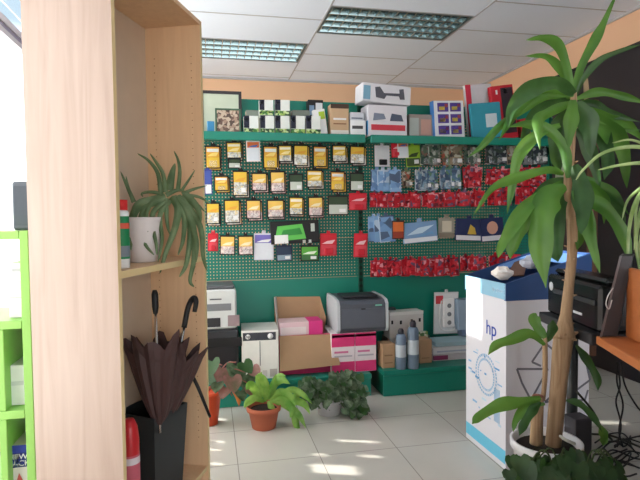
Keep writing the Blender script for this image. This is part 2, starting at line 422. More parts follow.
# --- hanging packs
ORD = ['first', 'second', 'third', 'fourth', 'fifth', 'sixth', 'seventh', 'eighth', 'ninth', 'tenth', 'eleventh', 'twelfth', 'thirteenth', 'fourteenth', 'fifteenth', 'sixteenth']
def pack(x0, y0, x1, y1, style, label, group, yy=4.02, rot=0, hook=True, name='blister_pack', cat='blister pack', rz=0):
    a, b = P(x0, y0, yy), P(x1, y1, yy); cx = (a.x+b.x)/2; w = abs(b.x-a.x)/2; z1, z0 = a.z, b.z
    top = z1+.012
    t = thing(name, label, cat, (cx, yy, top), 0, group); t.matrix_basis = Matrix.Translation((cx, yy, top)) @ Matrix.Rotation(rz, 4, 'Z') @ Matrix.Rotation(rot, 4, 'Y')
    xf = t.matrix_basis.copy(); Hh = top-z0+.008
    card = style['card']; m1 = MB(xf)
    m1.bbox((-w-.008, 0, -Hh), (w+.008, .0025, 0), card, .001)
    m1.bbox((-.014, 0, -.001), (.014, .0025, .022), card, .001)
    m1.build('card', t)
    lh = z1-z0
    if 'label' in style:
        m2 = MB(xf); zt = -.012
        f = style.get('split', 1)
        m2.bbox((-w, -.003, zt-lh*f), (w, -.0003, zt), style['label'], .0008)
        if f < 1: m2.bbox((-w, -.003, zt-lh), (w, -.0003, zt-lh*f-.0005), style['lower'], .0008)
        if 'band' in style: m2.box((-w*.9, -.0038, zt-lh*.24), (w*.9, -.0031, zt-lh*.08), style['band'])
        if 'mark' in style: m2.poly([(-w*.9, -.0038, zt-lh*f*.9), (w*.5, -.0038, zt-lh*f*.9), (w*.9, -.0038, zt-lh*f*.5), (-w*.2, -.0038, zt-lh*f*.62)], style['mark'], .0005, Vector((0, 1, 0)))
        m2.build('printed_label', t)
    if style.get('bubble', True):
        MB(xf).bbox((-w*.55, -.022, -Hh*.93), (w*.6, -.003, -Hh*.93+lh*.3), style.get('bub', BLIS), .005).build('bubble', t)
    if style.get('sticker'):
        MB(xf).box((w*.1, -.0265 if style.get('bubble', True) else -.006, -Hh*.86), (w*.8, -.026 if style.get('bubble', True) else -.0042, -Hh*.68), WHITE).build('price_sticker', t)
    if hook: auto_hook(cx, top+.012, yy)
    return t
YE, OR_, PK = M(232, 190, 66), M(230, 168, 60), M(222, 190, 190)
S = dict(
 yel=dict(card=BLACK, label=YE, lower=WHITE, split=.62, mark=M(250, 226, 160), band=M(250, 240, 220)),
 yelo=dict(card=BLACK, label=OR_, lower=YE, split=.5, mark=M(245, 214, 120), band=WHITE),
 yelw=dict(card=BLACK, label=YE, lower=M(226, 226, 220), split=.45, mark=OR_, sticker=True),
 pink=dict(card=BLACK, label=M(238, 196, 96), lower=PK, split=.55, mark=M(246, 230, 190)),
 dark=dict(card=BLACK, label=M(54, 74, 50), lower=M(200, 206, 196), split=.45, bubble=False, sticker=True),
 white=dict(card=WHITE, label=M(220, 110, 60), lower=M(226, 230, 240), split=.3, mark=M(60, 110, 190), bubble=False),
 blue=dict(card=M(60, 70, 150), label=M(70, 90, 170), lower=WHITE, split=.6, bubble=False),
 red=dict(card=M(196, 24, 44), label=M(206, 34, 52), lower=M(214, 70, 84), split=.5, mark=M(240, 190, 196), bubble=True, bub=M(200, 30, 50)),
 lilac=dict(card=M(214, 214, 226), label=M(120, 110, 190), lower=M(222, 224, 232), split=.34, mark=WHITE, bubble=False),
 green=dict(card=BLACK, label=M(90, 170, 60), lower=M(60, 110, 60), split=.6, mark=M(230, 240, 220), bubble=False, sticker=True),
 navy=dict(card=M(26, 36, 60), label=M(40, 56, 80), lower=M(140, 160, 176), split=.6, bubble=False, sticker=True),
 phone=dict(card=M(236, 238, 244), label=M(236, 238, 244), bubble=True, bub=BLACK),
 lime=dict(card=M(150, 190, 50), label=M(160, 200, 60), lower=M(70, 90, 50), split=.6, mark=M(60, 80, 40), bubble=False, sticker=True),
 clam=dict(card=M(104, 124, 116), label=M(86, 112, 100), lower=M(160, 160, 150), split=.55, bubble=True, sticker=True),
 clamb=dict(card=M(112, 146, 176), label=M(96, 132, 168), lower=M(158, 176, 190), split=.55, bubble=True, sticker=True),
 brown=dict(card=M(90, 80, 70), label=M(110, 104, 84), lower=M(150, 132, 110), split=.5, bubble=True, sticker=True),
 sky=dict(card=M(120, 160, 206), label=M(130, 172, 214), lower=M(180, 200, 220), split=.6, mark=M(220, 232, 244), bubble=False),
)
RP = [(196, 22, 42), (180, 16, 36), (206, 36, 52), (196, 22, 42), (226, 150, 160), (120, 14, 34), (188, 24, 42), (110, 80, 110), (214, 60, 74)]
redA, redB = patchy('red_print', RP, 24), patchy('red_print_fine', RP, 40)
S['redp'] = dict(card=redA, label=redB, lower=redA, split=.5, bubble=True, bub=redB)
greyp = [(84, 100, 92), (120, 134, 126), (60, 70, 72), (146, 150, 140), (100, 120, 100), (150, 110, 100), (200, 204, 196), (50, 80, 66)]
S['clam'] = dict(card=patchy('grey_green_print', greyp, 22), label=patchy('grey_green_print', greyp, 36), lower=patchy('grey_green_print', greyp, 22), split=.6, bubble=True, sticker=True)
brp = [(96, 84, 70), (130, 116, 96), (60, 54, 50), (150, 132, 110), (110, 130, 90), (180, 90, 70), (190, 186, 170)]
S['brown'] = dict(card=patchy('brown_print', brp, 22), label=patchy('brown_print', brp, 36), lower=patchy('brown_print', brp, 22), split=.6, bubble=True, sticker=True)
blp = [(96, 130, 160), (130, 160, 184), (70, 90, 120), (150, 170, 180), (100, 140, 110), (190, 200, 210), (80, 110, 140)]
S['clamb'] = dict(card=patchy('blue_grey_print', blp, 22), label=patchy('blue_grey_print', blp, 36), lower=patchy('blue_grey_print', blp, 22), split=.6, bubble=True, sticker=True)
nvp = [(50, 60, 70), (80, 92, 100), (36, 42, 52), (120, 130, 134), (60, 76, 66), (170, 176, 176)]
S['navyp'] = dict(card=patchy('dark_print', nvp, 22), label=patchy('dark_print', nvp, 36), lower=patchy('dark_print', nvp, 22), split=.6, bubble=True, sticker=True)
skp = [(110, 150, 196), (130, 168, 208), (96, 132, 180), (176, 196, 216), (120, 160, 200), (70, 90, 120)]
S['sky'] = dict(card=patchy('sky_print', skp, 9), label=patchy('sky_print', skp, 16), lower=patchy('sky_print', skp, 9), split=.6, bubble=False)
wp = [(214, 212, 206), (226, 226, 220), (190, 186, 176), (172, 168, 160), (220, 216, 208), (230, 206, 150)]
WP = patchy('white_print', wp, 90)
for k_ in ('yel', 'yelw'): S[k_]['lower'] = WP
S['pink']['lower'] = patchy('pink_print', [(222, 196, 192), (210, 180, 176), (230, 214, 206), (176, 150, 148)], 90)
desc = dict(yel='yellow-topped', yelo='orange and yellow', yelw='yellow and white', pink='yellow and pale pink', dark='dark green and white', white='white and orange', blue='blue and white', red='red', lilac='large white and lilac', green='black and bright green', navy='dark blue')
rowsL = [
 [(206,147,219.5,167.5,'yelo'),(227,143,240.5,157.5,'yel'),(247,142,259,160.5,'white'),(264,147,277,167.5,'yelo'),(279,146,291,161,'yel'),(294.6,146,307.5,165,'yelw'),(314,147,326,166,'yelo'),(333,146,345.5,161,'yel'),(351,147,364,163,'yelw')],
 [(204.6,171,211,193.5,'blue'),(215,177,227.5,190,'yelo'),(233.6,172,247,195,'yelw'),(252.5,174,266,190,'pink'),(271,172.5,284,191,'pink'),(290,175,302,190,'dark'),(307.5,171,321.6,186.5,'yel'),(331.5,172.5,344,189.5,'yelo'),(351,174,363,190,'dark')],
 [(207,204,219,223,'yelw'),(225,201,239,222,'yelw'),(247,201,260,218,'pink'),(268,201,283,216.5,'pink'),(290,198,302.5,214,'yel'),(309,198,322,215,'pink'),(329,197,347.5,214,'dark'),(350,194.5,366,209,'red')],
 [(209,235,217.5,250,'red'),(221,237,234.5,253.7,'pink'),(239,237,252.5,254,'pink'),(255,235,273,258.7,'lilac'),(277,247,291,260,'navy'),(301.6,247,318,260,'green'),(321,235,336,254.5,'red'),(355,235,367,256,'red')]]
for r, row in enumerate(rowsL):
    for i, (x0, y0, x1, y1, k) in enumerate(row):
        if k == 'dark' and r == 2: lb = 'wide black and pale green ink pack ending the third row of the left bay'
        elif k == 'lilac': lb = 'large white and lilac pack to the left of the long black and green box'
        elif k == 'navy': lb = 'small dark pack hanging just below the long black and green box'
        elif k == 'green': lb = 'small bright green and white pack hanging under the right end of the long box'
        elif k == 'red': lb = {(2, 7): 'pinkish red pack on the upright at the end of the third row', (3, 0): 'red pack beside the birch bookcase in the lowest left row', (3, 6): 'square red pack right of the long black and green box', (3, 7): 'tall red pack on the upright in the lowest left row'}[(r, i)]
        elif k == 'white': lb = 'white ink pack with orange top in the top row of the left bay'
        elif k == 'blue': lb = 'blue and white ink pack at the bookcase edge in the second row'
        else: lb = '%s ink pack, %s from left, %s row of the left bay' % (desc[k], ORD[i], ['top', 'second', 'third', 'lowest'][r])
        pack(x0, y0, x1, y1, S[k], lb, 'ink packs hanging on the left bay', 4.02-.01*(i % 3), random.uniform(-.03, .03))
        if k in ('yel', 'yelo', 'yelw', 'pink') and r < 3:     # the next pack on the same hook
            pack(x0+1.2, y0+1+random.random(), x1+1.5, y1+2.2, S[k], 'ink pack tucked behind the %s one, %s from left, %s row' % (desc[k], ORD[i], ['top', 'second', 'third'][r]), 'ink packs hanging behind the front ones', 4.055, random.uniform(-.05, .05), False)
pack(229, 159.5, 240, 167.5, S['dark'], 'small dark pack under the second yellow pack of the top row', 'ink packs hanging on the left bay', 4.03, 0, False)
# long black and green box
yy = 4.0; a_, b_ = P(271, 221, yy), P(319.4, 243, yy)
t = thing('battery_box', 'long black box with a bright green print, hanging low on the left bay', 'box', ((a_.x+b_.x)/2, yy, b_.z))
Xf = Matrix.Translation(((a_.x+b_.x)/2, yy, b_.z)) @ Matrix.Rotation(-.03, 4, 'Y'); w = (b_.x-a_.x)/2; hh = a_.z-b_.z
MB(Xf).bbox((-w, 0, 0), (w, .06, hh), BLACK, .003).build('carton', t)
MB(Xf).poly([(-w*.86, -.002, hh*.12), (w*.45, -.002, hh*.2), (w*.3, -.002, hh*.85), (-w*.72, -.002, hh*.78)], M(96, 190, 84), .0015, Vector((0, 1, 0))).poly([(-w*.6, -.004, hh*.35), (w*.3, -.004, hh*.4), (w*.2, -.004, hh*.68), (-w*.5, -.004, hh*.6)], M(50, 140, 60), .0015, Vector((0, 1, 0))).box((-w*.86, -.006, hh*.02), (-w*.3, -.0045, hh*.4), WHITE).box((w*.66, -.004, hh*.5), (w*.82, -.002, hh*.85), M(190, 196, 190)).box((w*.3, -.004, -hh*.0), (w*.42, -.002, hh*.14), M(190, 196, 190)).box((w*.55, -.004, 0), (w*.66, -.002, hh*.14), M(190, 196, 190)).build('printed_label', t)
for s in (-.5, .5): auto_hook((a_.x+b_.x)/2+w*s, b_.z-.004, 3.99)
# right bay
def clump(x0, y0, x1, y1, k, n, lb, grp, base=4.04, **kw):
    w = (x1-x0); pw = w/(1+(n-1)*.62)
    for i in range(n):
        xx = x0+i*pw*.62 if n > 1 else x0
        lab = lb if n == 1 else lb+', %s of its %s' % (ORD[i], {2: 'two', 3: 'three', 4: 'four', 5: 'five'}[n])
        pack(xx, y0+random.uniform(0, 1), xx+pw, y1-random.uniform(0, 1.2), S[k], lab, grp, base-.016*i-.01*(i % 2), random.uniform(-.08, .08), i == n//2, rz=random.uniform(-.1, .25), **kw)
g = 'gadget packs hanging on the right bay'
clump(375,146,389,166,'phone',1,'white pack with a small black gadget, first in the top row of the right bay',g)
clump(392,142.5,400,157,'red',1,'small red pack at the start of the right bay top row',g)
clump(398,142,407,158,'white',1,'small white pack between the red and the lime green ones',g,4.02)
clump(405.7,146,419,167,'lime',1,'lime green pack in the top row of the right bay',g)
clump(421,145,440,165.5,'clam',2,'grey-green clear pack right of the lime one',g)
clump(442,145,462,165.5,'brown',2,'brownish clear pack in the middle of the right bay top row',g)
clump(464,146,480,165,'clam',2,'grey clear pack hanging under the teal folder',g)
clump(486,145,506,164,'navyp',2,'dark pack hanging under the red and black folder',g)
clump(507,146,520,164,'brown',1,'brownish pack near the right end of the top row',g)
clump(524,144,546,164,'navyp',2,'dark pack behind the big plant, right end of the top row',g)
clump(372,171,400,191,'sky',4,'pale blue pack fanned at the left of the second row',g)
clump(402,171,411,187,'brown',1,'narrow brown pack beside the pale blue fan',g)
clump(416,171,437,190,'clamb',3,'blue-grey clear pack in the second row of the right bay',g)
clump(440,169,460,189,'clamb',3,'blue-grey clear pack below the brownish ones',g)
g2 = 'red packs hanging on the right bay'
for (x0, y0, x1, y1, n, wh) in [(463,168,482,187,2,'second row beside the blue-grey ones'),(487,170,510,185,2,'second row under the dark packs'),(514,168,546,186,3,'second row at the far right end'),
    (370,194,387,207,2,'third row at the left end'),(388,194,404,207,2,'third row right of the left end bunch'),(404.5,194,421,207,2,'third row left of the middle'),(422,193.5,438,207,2,'third row at the middle'),(438.5,193.5,454,207,2,'third row right of the middle'),(455,192,469,206,2,'third row above the navy boxes'),(470,192,484,206,2,'third row over the last navy box'),(488,190,512,205,3,'third row behind the plant leaves'),(516,188,545,204,3,'third row at the far right end'),
    (371,261,386,276,2,'lowest row at the left end'),(386,261,400.6,276,2,'lowest row next to the left end bunch'),(402,260,415,275.5,2,'lowest row left of the middle'),(415.5,260,429,275.5,2,'lowest row at the middle'),(430,259,444,275.5,2,'lowest row right of the middle'),(444.5,259,458,275.5,2,'lowest row above the power strip'),(460,257.5,485,270,3,'lowest row above the white bin'),(488,256,520,267,3,'lowest row at the right behind the bin')]:
    clump(x0, y0, x1, y1, 'redp', n, 'red pack, '+wh, g2)
# row of printer paper packs
g3 = 'photo paper packs hanging on the right bay'
for i, (x0, x1) in enumerate([(369, 378), (374, 383), (379, 393)]):
    pack(x0, 218-i*.5, x1, 241, S['sky'], 'pale blue photo paper pack, %s in the fan at the left of the fourth row' % ORD[i], g3, 4.03-.012*i, -.04*i, i == 1)
pack(393, 222, 403.5, 238, dict(card=M(60, 40, 36), label=M(214, 110, 50), lower=M(150, 60, 40), split=.6, bubble=False), 'small orange pack beside the pale blue photo paper', g3, 4.0)
def paperbox(x0, y0, x1, y1, lb, c, lc, pic, yy=4.0, rot=0):
    a, b = P(x0, y0, yy), P(x1, y1, yy); w = (b.x-a.x)/2; hh = a.z-b.z; Xf = Matrix.Translation(((a.x+b.x)/2, yy, b.z)) @ Matrix.Rotation(rot, 4, 'Y')
    t = thing('photo_paper_pack', lb, 'photo paper', ((a.x+b.x)/2, yy, b.z), 0, g3)
    MB(Xf).bbox((-w, 0, 0), (w, .02, hh), c, .002).bbox((-.02, .005, hh-.001), (.02, .008, hh+.03), c, .001).build('pack', t)
    m_ = MB(Xf).box((-w*.97, -.002, hh*.03), (w*.97, -.0005, hh*.24), lc)
    if pic == 'fish': m_.poly([(-w*.8, -.002, hh*.4), (w*.1, -.002, hh*.45), (w*.85, -.002, hh*.8), (-w*.1, -.002, hh*.72)], M(190, 214, 232), .001, Vector((0, 1, 0))).poly([(-w*.3, -.002, hh*.3), (w*.8, -.002, hh*.36), (w*.7, -.002, hh*.5)], M(110, 160, 205), .001, Vector((0, 1, 0)))
    if pic == 'yellow': m_.poly([(-w*.1, -.002, hh*.3), (w*.6, -.002, hh*.3), (w*.45, -.002, hh*.6), (w*.1, -.002, hh*.75)], M(190, 160, 60), .001, Vector((0, 1, 0)))
    if pic == 'face': m_.poly([(w*.5*math.cos(q*.524), -.002, hh*.58+hh*.28*math.sin(q*.524)) for q in range(12)], M(200, 150, 130), .001, Vector((0, 1, 0)))
    if pic == 'clear': m_.box((-w*.6, -.002, hh*.3), (w*.6, -.0005, hh*.85), M(206, 196, 176))
    m_.build('printed_label', t); auto_hook((a.x+b.x)/2, a.z+.02, yy+.005)
paperbox(404, 222, 438, 242, 'wide pale blue photo paper pack with a white strip, fourth row', M(120, 156, 196), M(226, 228, 234), 'fish', rot=-.08)
paperbox(439, 218, 454.6, 237.6, 'small beige cable pack between the photo papers', M(150, 146, 132), M(130, 120, 104), 'clear', 4.03)
paperbox(455.5, 219, 481, 240.5, 'navy photo paper pack with a yellow picture', M(28, 40, 84), M(214, 214, 220), 'yellow', rot=.05)
paperbox(482, 218, 504, 241, 'navy photo paper pack with a round skin-coloured picture', M(28, 40, 84), M(214, 214, 220), 'face', 3.98, rot=-.06)
# power strip blister near the base
t = pack(435, 294, 457.6, 332, dict(card=M(206, 212, 214), label=M(220, 224, 226), bubble=False), 'white power strip in a clear pack hanging low beside the white bin', None, 4.03, .02, True, 'power_strip_pack', 'power strip')
a_, b_ = P(440, 297, 4.02), P(456, 330, 4.02)
m_ = MB()
m_.bbox((a_.x+.02, 3.995, b_.z+.03), (b_.x-.02, 4.025, a_.z-.01), M(236, 236, 236), .01)
for k in range(3): m_.lathe(((a_.x+b_.x)/2, 3.996, b_.z+.07+k*.07), [(.02, 0), (.016, .003)], M(120, 124, 128), 16, ax=Matrix.Rotation(math.radians(90), 3, 'X'))
m_.tube([(a_.x+.01, 4.01, a_.z-.03), (a_.x-.012, 4.01, (a_.z+b_.z)/2), (a_.x+.01, 4.01, b_.z+.02), (b_.x-.03, 4.005, b_.z+.008), (b_.x-.01, 4.01, b_.z+.06)], .006, WHITE, 8)
m_.build('power_strip', t)
MB().box((P(436, 297, 4.02).x, 4.018, P(436, 304, 4.02).z), (P(443, 297, 4.02).x, 4.024, P(436, 296, 4.02).z), M(206, 70, 80)).build('red_badge', t)
# build the two bays
xs = lambda px, Y=3.8: P(px, 134, Y).x
bay(-.16, 1.185, 3.68, 'green metal shelving bay on the left, hung with ink packs', HL, ZBs, -.16, xs(365.5), -.16, 1.149)
bay(1.215, P(549, 200, YP).x, 3.635, 'green metal shelving bay on the right, hung with red packs', HR, P(385, 371, 3.64).z, xs(371), P(549, 200, YP).x-.02, 1.224, P(549, 200, YP).x-.02)
ZBr = P(385, 371, 3.64).z
# ------------------------------------------------------------------ cartons
def carton(name, lb, cat, x0, y0, x1, y1, yf, dep, col, decals=(), rot=0, z0=None, grp=None, faces=None, r=.003, ry=0):
    a, b = P(x0, y0, yf), P(x1, y1, yf); zb = b.z if z0 is None else z0; w = (b.x-a.x)/2; hh = a.z-zb
    Xf = Matrix.Translation(((a.x+b.x)/2, yf, zb)) @ Matrix.Rotation(ry, 4, 'Z') @ Matrix.Rotation(rot, 4, 'Y')
    m_ = MB(Xf); m_.bbox((-w, 0, 0), (w, dep, hh), col, r)
    for d in decals:      # (u0, v0, u1, v1, mat) on the front in 0..1, v up; or ('side', ...)
        sd = d[0] == 'left' if isinstance(d[0], str) else False
        if sd:
            _, u0, v0, u1, v1, mt = d; m_.box((-w-.0012, dep*u0, hh*v0), (-w+.0005, dep*u1, hh*v1), mt)
        else:
            u0, v0, u1, v1, mt = d; m_.box((-w+2*w*u0, -.0014, hh*v0), (-w+2*w*u1, .0005, hh*v1), mt)
    o = m_.build(name)
    o.matrix_basis = Matrix(); tag(o, lb, cat, grp); o['_x'] = 0; del o['_x']
    return o, Xf, w, hh
# small ink boxes on the upper shelf
g = 'small ink boxes on the upper shelf'
GB = patchy('green_print', [(60, 120, 50), (200, 220, 160), (40, 70, 40), (150, 180, 90)], 60)
def inkbox(x0, y0, x1, y1, lb, z0=None, yf=3.86):
    o, *_ = carton('ink_box', lb, 'ink box', x0, y0, x1, y1, yf, .05, M(228, 232, 228), [(0, .32, .36, 1, M(24, 30, 50)), (0, 0, 1, .3, GB), (.1, .72, .26, .88, WHITE)], z0=z0, grp=g)
    return o
zz = None
for i, (x0, x1) in enumerate([(243.8, 258.8), (260, 274.4), (275.2, 289.8), (290.6, 305.2), (306, 320.8)]):
    inkbox(x0, 115.5, x1, 131, 'small white and navy ink box, %s from the left in the lower row' % ORD[i], ZT)
ztop = P(280, 115.5, 3.86).z
inkbox(259.2, 99.5, 273.6, 114, 'small white and navy ink box stacked on the second one', ztop+.001)
inkbox(275, 99.5, 290, 114, 'small white and navy ink box stacked on the third one', ztop+.001)
for i, (x0, x1, c) in enumerate([(246, 262, (170, 160, 140)), (292, 310, (176, 158, 140)), (276, 291, (160, 170, 150))]):
    carton('cartridge_box', 'pale box behind the small ink boxes, %s' % ['at their left end', 'between the stacked pair and the black box', 'right behind the stacked pair'][i], 'box', x0, 110, x1, 131, 3.94, .08, M(*c), [(0, .7, 1, 1, M(120, 130, 120))], z0=ZT, grp='pale boxes behind the ink boxes')
inkb, _, _, _ = carton('cartridge_box', 'black and white box standing high behind the tilted white one', 'box', 308, 99.5, 323.4, 130, 3.98, .08, BLACK, [(.5, .55, .95, .92, M(214, 220, 224)), (.08, .6, .4, .85, M(120, 150, 180))], z0=ZT)
carton('cartridge_box', 'white box leaning sideways beside the tan box', 'box', 316, 109, 328, 131, 3.88, .05, WHITE, [(.45, .6, .95, .9, M(170, 200, 60))], rot=-.14, z0=ZT+.012)
carton('cartridge_box', 'tan upright box with a dark top band on the upper shelf', 'box', 330.5, 103.6, 349, 131, 3.87, .1, M(196, 164, 130), [(0, .86, 1, 1, M(70, 50, 36)), (0, 0, 1, .18, M(224, 220, 214)), (.15, .5, .85, .56, WHITE), (.15, .36, .85, .4, M(140, 100, 70))], z0=ZT)
o, X1, w1, h1 = carton('cartridge_box', 'white box with a black bar at the right end of the left shelf', 'box', 350.6, 120, 366, 131, 3.855, .1, M(232, 234, 236), [(.1, .45, .8, .65, M(70, 70, 74))], z0=ZT)
carton('cartridge_box', 'grey and white box on top of the one with the black bar', 'box', 350, 112, 364, 119, 3.87, .09, M(200, 204, 212), [(.1, .2, .9, .35, M(90, 100, 120))], z0=ZT+h1+.001)
# frames at the left end
yy = 4.08; a_, b_ = P(200, 90, yy), P(242, 130, yy)
t = thing('picture_frame', 'dark framed pale picture standing at the left end of the upper shelf', 'picture frame', ((a_.x+b_.x)/2, yy, ZT))
m_ = MB(); fw_ = .022
z1 = a_.z
for q in ((a_.x, ZT, b_.x, ZT+fw_), (a_.x, z1-fw_, b_.x, z1), (a_.x, ZT+fw_, a_.x+fw_, z1-fw_), (b_.x-fw_, ZT+fw_, b_.x, z1-fw_)): m_.box((q[0], yy, q[1]), (q[2], yy+.02, q[3]), M(52, 48, 52))
m_.build('frame', t)
MB().box((a_.x+fw_, yy+.008, ZT+fw_), (b_.x-fw_, yy+.012, z1-fw_), mat('pale_picture', (196, 206, 186), .3, 0, .14, 6)).build('picture', t)
yy = 3.9; a_, b_ = P(215, 108, yy), P(241, 131, yy)
t = thing('picture_frame', 'small green framed picture of brown shapes in front of the dark frame', 'picture frame', ((a_.x+b_.x)/2, yy, ZT)); z1 = a_.z; f2 = .012
m_ = MB()
for q in ((a_.x, ZT, b_.x, ZT+f2), (a_.x, z1-f2, b_.x, z1), (a_.x, ZT+f2, a_.x+f2, z1-f2), (b_.x-f2, ZT+f2, b_.x, z1-f2)): m_.box((q[0], yy, q[1]), (q[2], yy+.02, q[3]), M(70, 100, 80))
m_.build('frame', t)
MB().box((a_.x+f2, yy+.006, ZT+f2), (b_.x-f2, yy+.01, z1-f2), patchy('brown_picture', [(110, 84, 74), (170, 140, 124), (86, 66, 60), (200, 180, 160)], 50)).build('picture', t)
carton('box', 'small bright blue box between the two picture frames and the bookcase', 'box', 207, 121, 214.5, 131, 3.9, .05, M(60, 140, 190), z0=ZT)
# big boxes on right shelf
PR = patchy('router_print', [(70, 80, 96), (206, 206, 212), (214, 214, 220), (210, 212, 218), (120, 130, 150)], 24)
o, Xa, wa, ha = carton('router_box', 'white router box with a red band on the right upper shelf', 'box', 367.5, 104.5, 407.6, 131, 3.86, .16, M(222, 220, 226), [(.08, .2, .95, .38, M(206, 60, 76)), ('left', 0, .05, 1, .5, M(70, 150, 200))], z0=ZT, ry=.06)
m_ = MB(Xa); 
m_.poly([(-wa*.75, -.003, ha*.5), (-wa*.1, -.003, ha*.56), (-wa*.2, -.003, ha*.72), (-wa*.7, -.003, ha*.74)], M(120, 130, 150), .001, Vector((0, 1, 0))).poly([(wa*.1, -.003, ha*.5), (wa*.8, -.003, ha*.5), (wa*.7, -.003, ha*.7), (wa*.2, -.003, ha*.74)], M(80, 90, 110), .001, Vector((0, 1, 0)))
k = m_.build('printed_picture', o)
o2, Xb, wb, hb = carton('router_box', 'big sagging white box with a dark printed gadget, on top of the red banded one', 'box', 361.5, 83.5, 411, 108, 3.84, .17, M(216, 216, 222), [(.02, .1, .16, .85, M(120, 166, 190))], z0=ZT+ha+.012, ry=.06, rot=.05)
m_ = MB(Xb).poly([(-wb*.45, -.003, hb*.25), (-wb*.1, -.003, hb*.2), (-wb*.02, -.003, hb*.4), (wb*.5, -.003, hb*.42), (wb*.55, -.003, hb*.25), (wb*.75, -.003, hb*.28), (wb*.68, -.003, hb*.85), (wb*.5, -.003, hb*.8), (wb*.52, -.003, hb*.58), (-wb*.12, -.003, hb*.52), (-wb*.3, -.003, hb*.85), (-wb*.5, -.003, hb*.8)], M(84, 86, 96), .001, Vector((0, 1, 0)))
m_.build('printed_picture', o2)
carton('box', 'small grey and pinkish box right of the router boxes', 'box', 409, 114, 433, 131, 3.9, .08, M(150, 140, 134), [(.02, .1, .4, .85, M(170, 180, 176)), (.5, .15, .92, .8, M(190, 150, 136))], z0=ZT)
PU = M(90, 70, 150)
dec = []
for r in range(3):
    for c in range(2): dec += [(.12+.42*c, .08+.31*r, .48+.42*c, .32+.31*r, PU), (.17+.42*c, .12+.31*r, .36+.42*c, .22+.31*r, M(214, 190, 80)), (.36+.42*c, .2+.31*r, .46+.42*c, .29+.31*r, M(190, 80, 70))]
carton('software_box', 'upright white box with six purple and yellow pictures', 'box', 434.5, 100, 466, 131, 3.88, .06, M(226, 230, 234), dec+[('left', 0, 0, 1, 1, M(70, 130, 200))], rot=-.06, z0=ZT+.01, ry=.1)
carton('folder', 'red and white folder standing behind the teal one', 'folder', 470, 83.5, 496, 128, 3.99, .04, M(206, 206, 210), [(0, 0, .2, 1, M(206, 50, 76)), (.3, .55, .9, .62, M(150, 150, 156))], rot=-.1, z0=ZT+.01)
carton('folder', 'teal folder with a white label on the right upper shelf', 'folder', 473, 102, 503, 131, 3.88, .03, M(50, 146, 166), [(.48, .3, .85, .68, M(200, 214, 220))], rot=-.1, z0=ZT+.012)
carton('folder', 'red and black folder at the right end of the upper shelf', 'folder', 497, 84.5, 519, 131, 3.9, .05, M(190, 30, 46), [(.42, .1, .95, .95, M(46, 34, 44)), (.2, .84, .28, .92, WHITE), (.55, .84, .68, .92, WHITE)], rot=-.14, z0=ZT+.014)
carton('folder', 'thin red folder leaning at the far right of the upper shelf', 'folder', 523, 118, 532, 131, 3.9, .06, M(170, 34, 44), rot=-.2, z0=ZT+.014)
# ------------------------------------------------------------------ base shelf contents
# white multifunction printer stacked on a black one
def onbase(x, y, z): return G(x, y, z).y
yf = 3.76; LG = M(206, 208, 208, rough=.35)
def px(x, y, Y=yf): return P(x, y, Y)
t = thing('printer', 'white and silver laser printer behind the bookcase, on the black printer', 'printer', (px(215, 330).x, yf, px(215, 330).z))
xl, xr_, zt, zb_ = px(195, 0).x, px(236.5, 300).x, px(215, 290).z, px(215, 329.5).z
m_ = MB(); m_.bbox((xl, yf, zb_), (xr_, YP-.03, zt), LG, .012); m_.build('body', t)
m_ = MB(); m_.bbox((xl+.01, yf+.02, zt-.002), (xr_-.012, YP-.05, zt+.025), M(90, 92, 96), .01); m_.build('lid', t)
m_ = MB(); m_.box((xl, yf-.003, px(215, 311).z), (px(231, 300).x, yf+.001, px(215, 304).z), M(120, 122, 126)); m_.build('output_slot', t)
m_ = MB(); m_.box((xl, yf-.003, px(215, 327).z), (px(220, 300).x, yf+.001, px(215, 318).z), M(46, 46, 50)).box((px(222, 0).x, yf-.003, px(215, 327).z), (px(234, 0).x, yf+.001, px(215, 316).z), M(150, 130, 134)); m_.build('control_panel', t)
m_ = MB(); m_.box((px(204, 0).x, yf-.003, px(215, 300).z), (px(216, 0).x, yf+.001, px(215, 298.8).z), M(90, 90, 96)); m_.build('badge', t)
t = thing('printer', 'black printer under the white one, half behind the bookcase', 'printer', (px(215, 350).x, yf, ZBs))
m_ = MB(); m_.bbox((xl, yf-.01, ZBs+.001), (px(238.5, 340).x, YP-.03, zb_-.003), M(38, 38, 42, rough=.3), .012); m_.build('body', t)
m_ = MB(); m_.bbox((xl+.02, yf-.02, px(215, 347).z), (px(236, 0).x, yf-.011, px(215, 338).z), BLACK, .003).build('paper_tray', t)
MB().box((xl, yf-.014, ZBs+.03), (px(237, 0).x, yf-.0105, ZBs+.04), M(150, 150, 154)).build('trim_strip', t)
# HP carton (white, dark top band)
yf = 3.74
a_, b_ = P(241.5, 331.5, yf), P(279, 374, yf)
t = thing('printer_carton', 'white carton with a black logo band, left of the open brown carton', 'carton', ((a_.x+b_.x)/2, yf, ZBs), -.05)
X_ = t.matrix_basis.copy(); w = (b_.x-a_.x)/2; hh = a_.z-ZBs-.0
MB(X_).bbox((-w, 0, .001), (w, .3, hh), M(232, 230, 224), .003).build('body', t)
MB(X_).box((-w*.93, -.002, hh*.8), (w*.85, .0005, hh*.96), M(62, 62, 70)).box((-w*.04, -.002, hh*.28), (w*.0, .0005, hh*.78), M(90, 90, 96)).box((w*.5, -.002, hh*.04), (w*.9, .0005, hh*.2), M(180, 170, 166)).box((w*.1, -.002, hh*.05), (w*.35, .0005, hh*.18), M(206, 200, 196)).build('printed_label', t)
c0 = X_ @ Vector((-w*.66, -.0024, hh*.88)); c1 = X_ @ Vector((w*.55, -.0024, hh*.88)); xd = X_.to_3x3() @ Vector((1, 0, 0))
R90 = Matrix.Rotation(math.radians(90), 3, 'X')
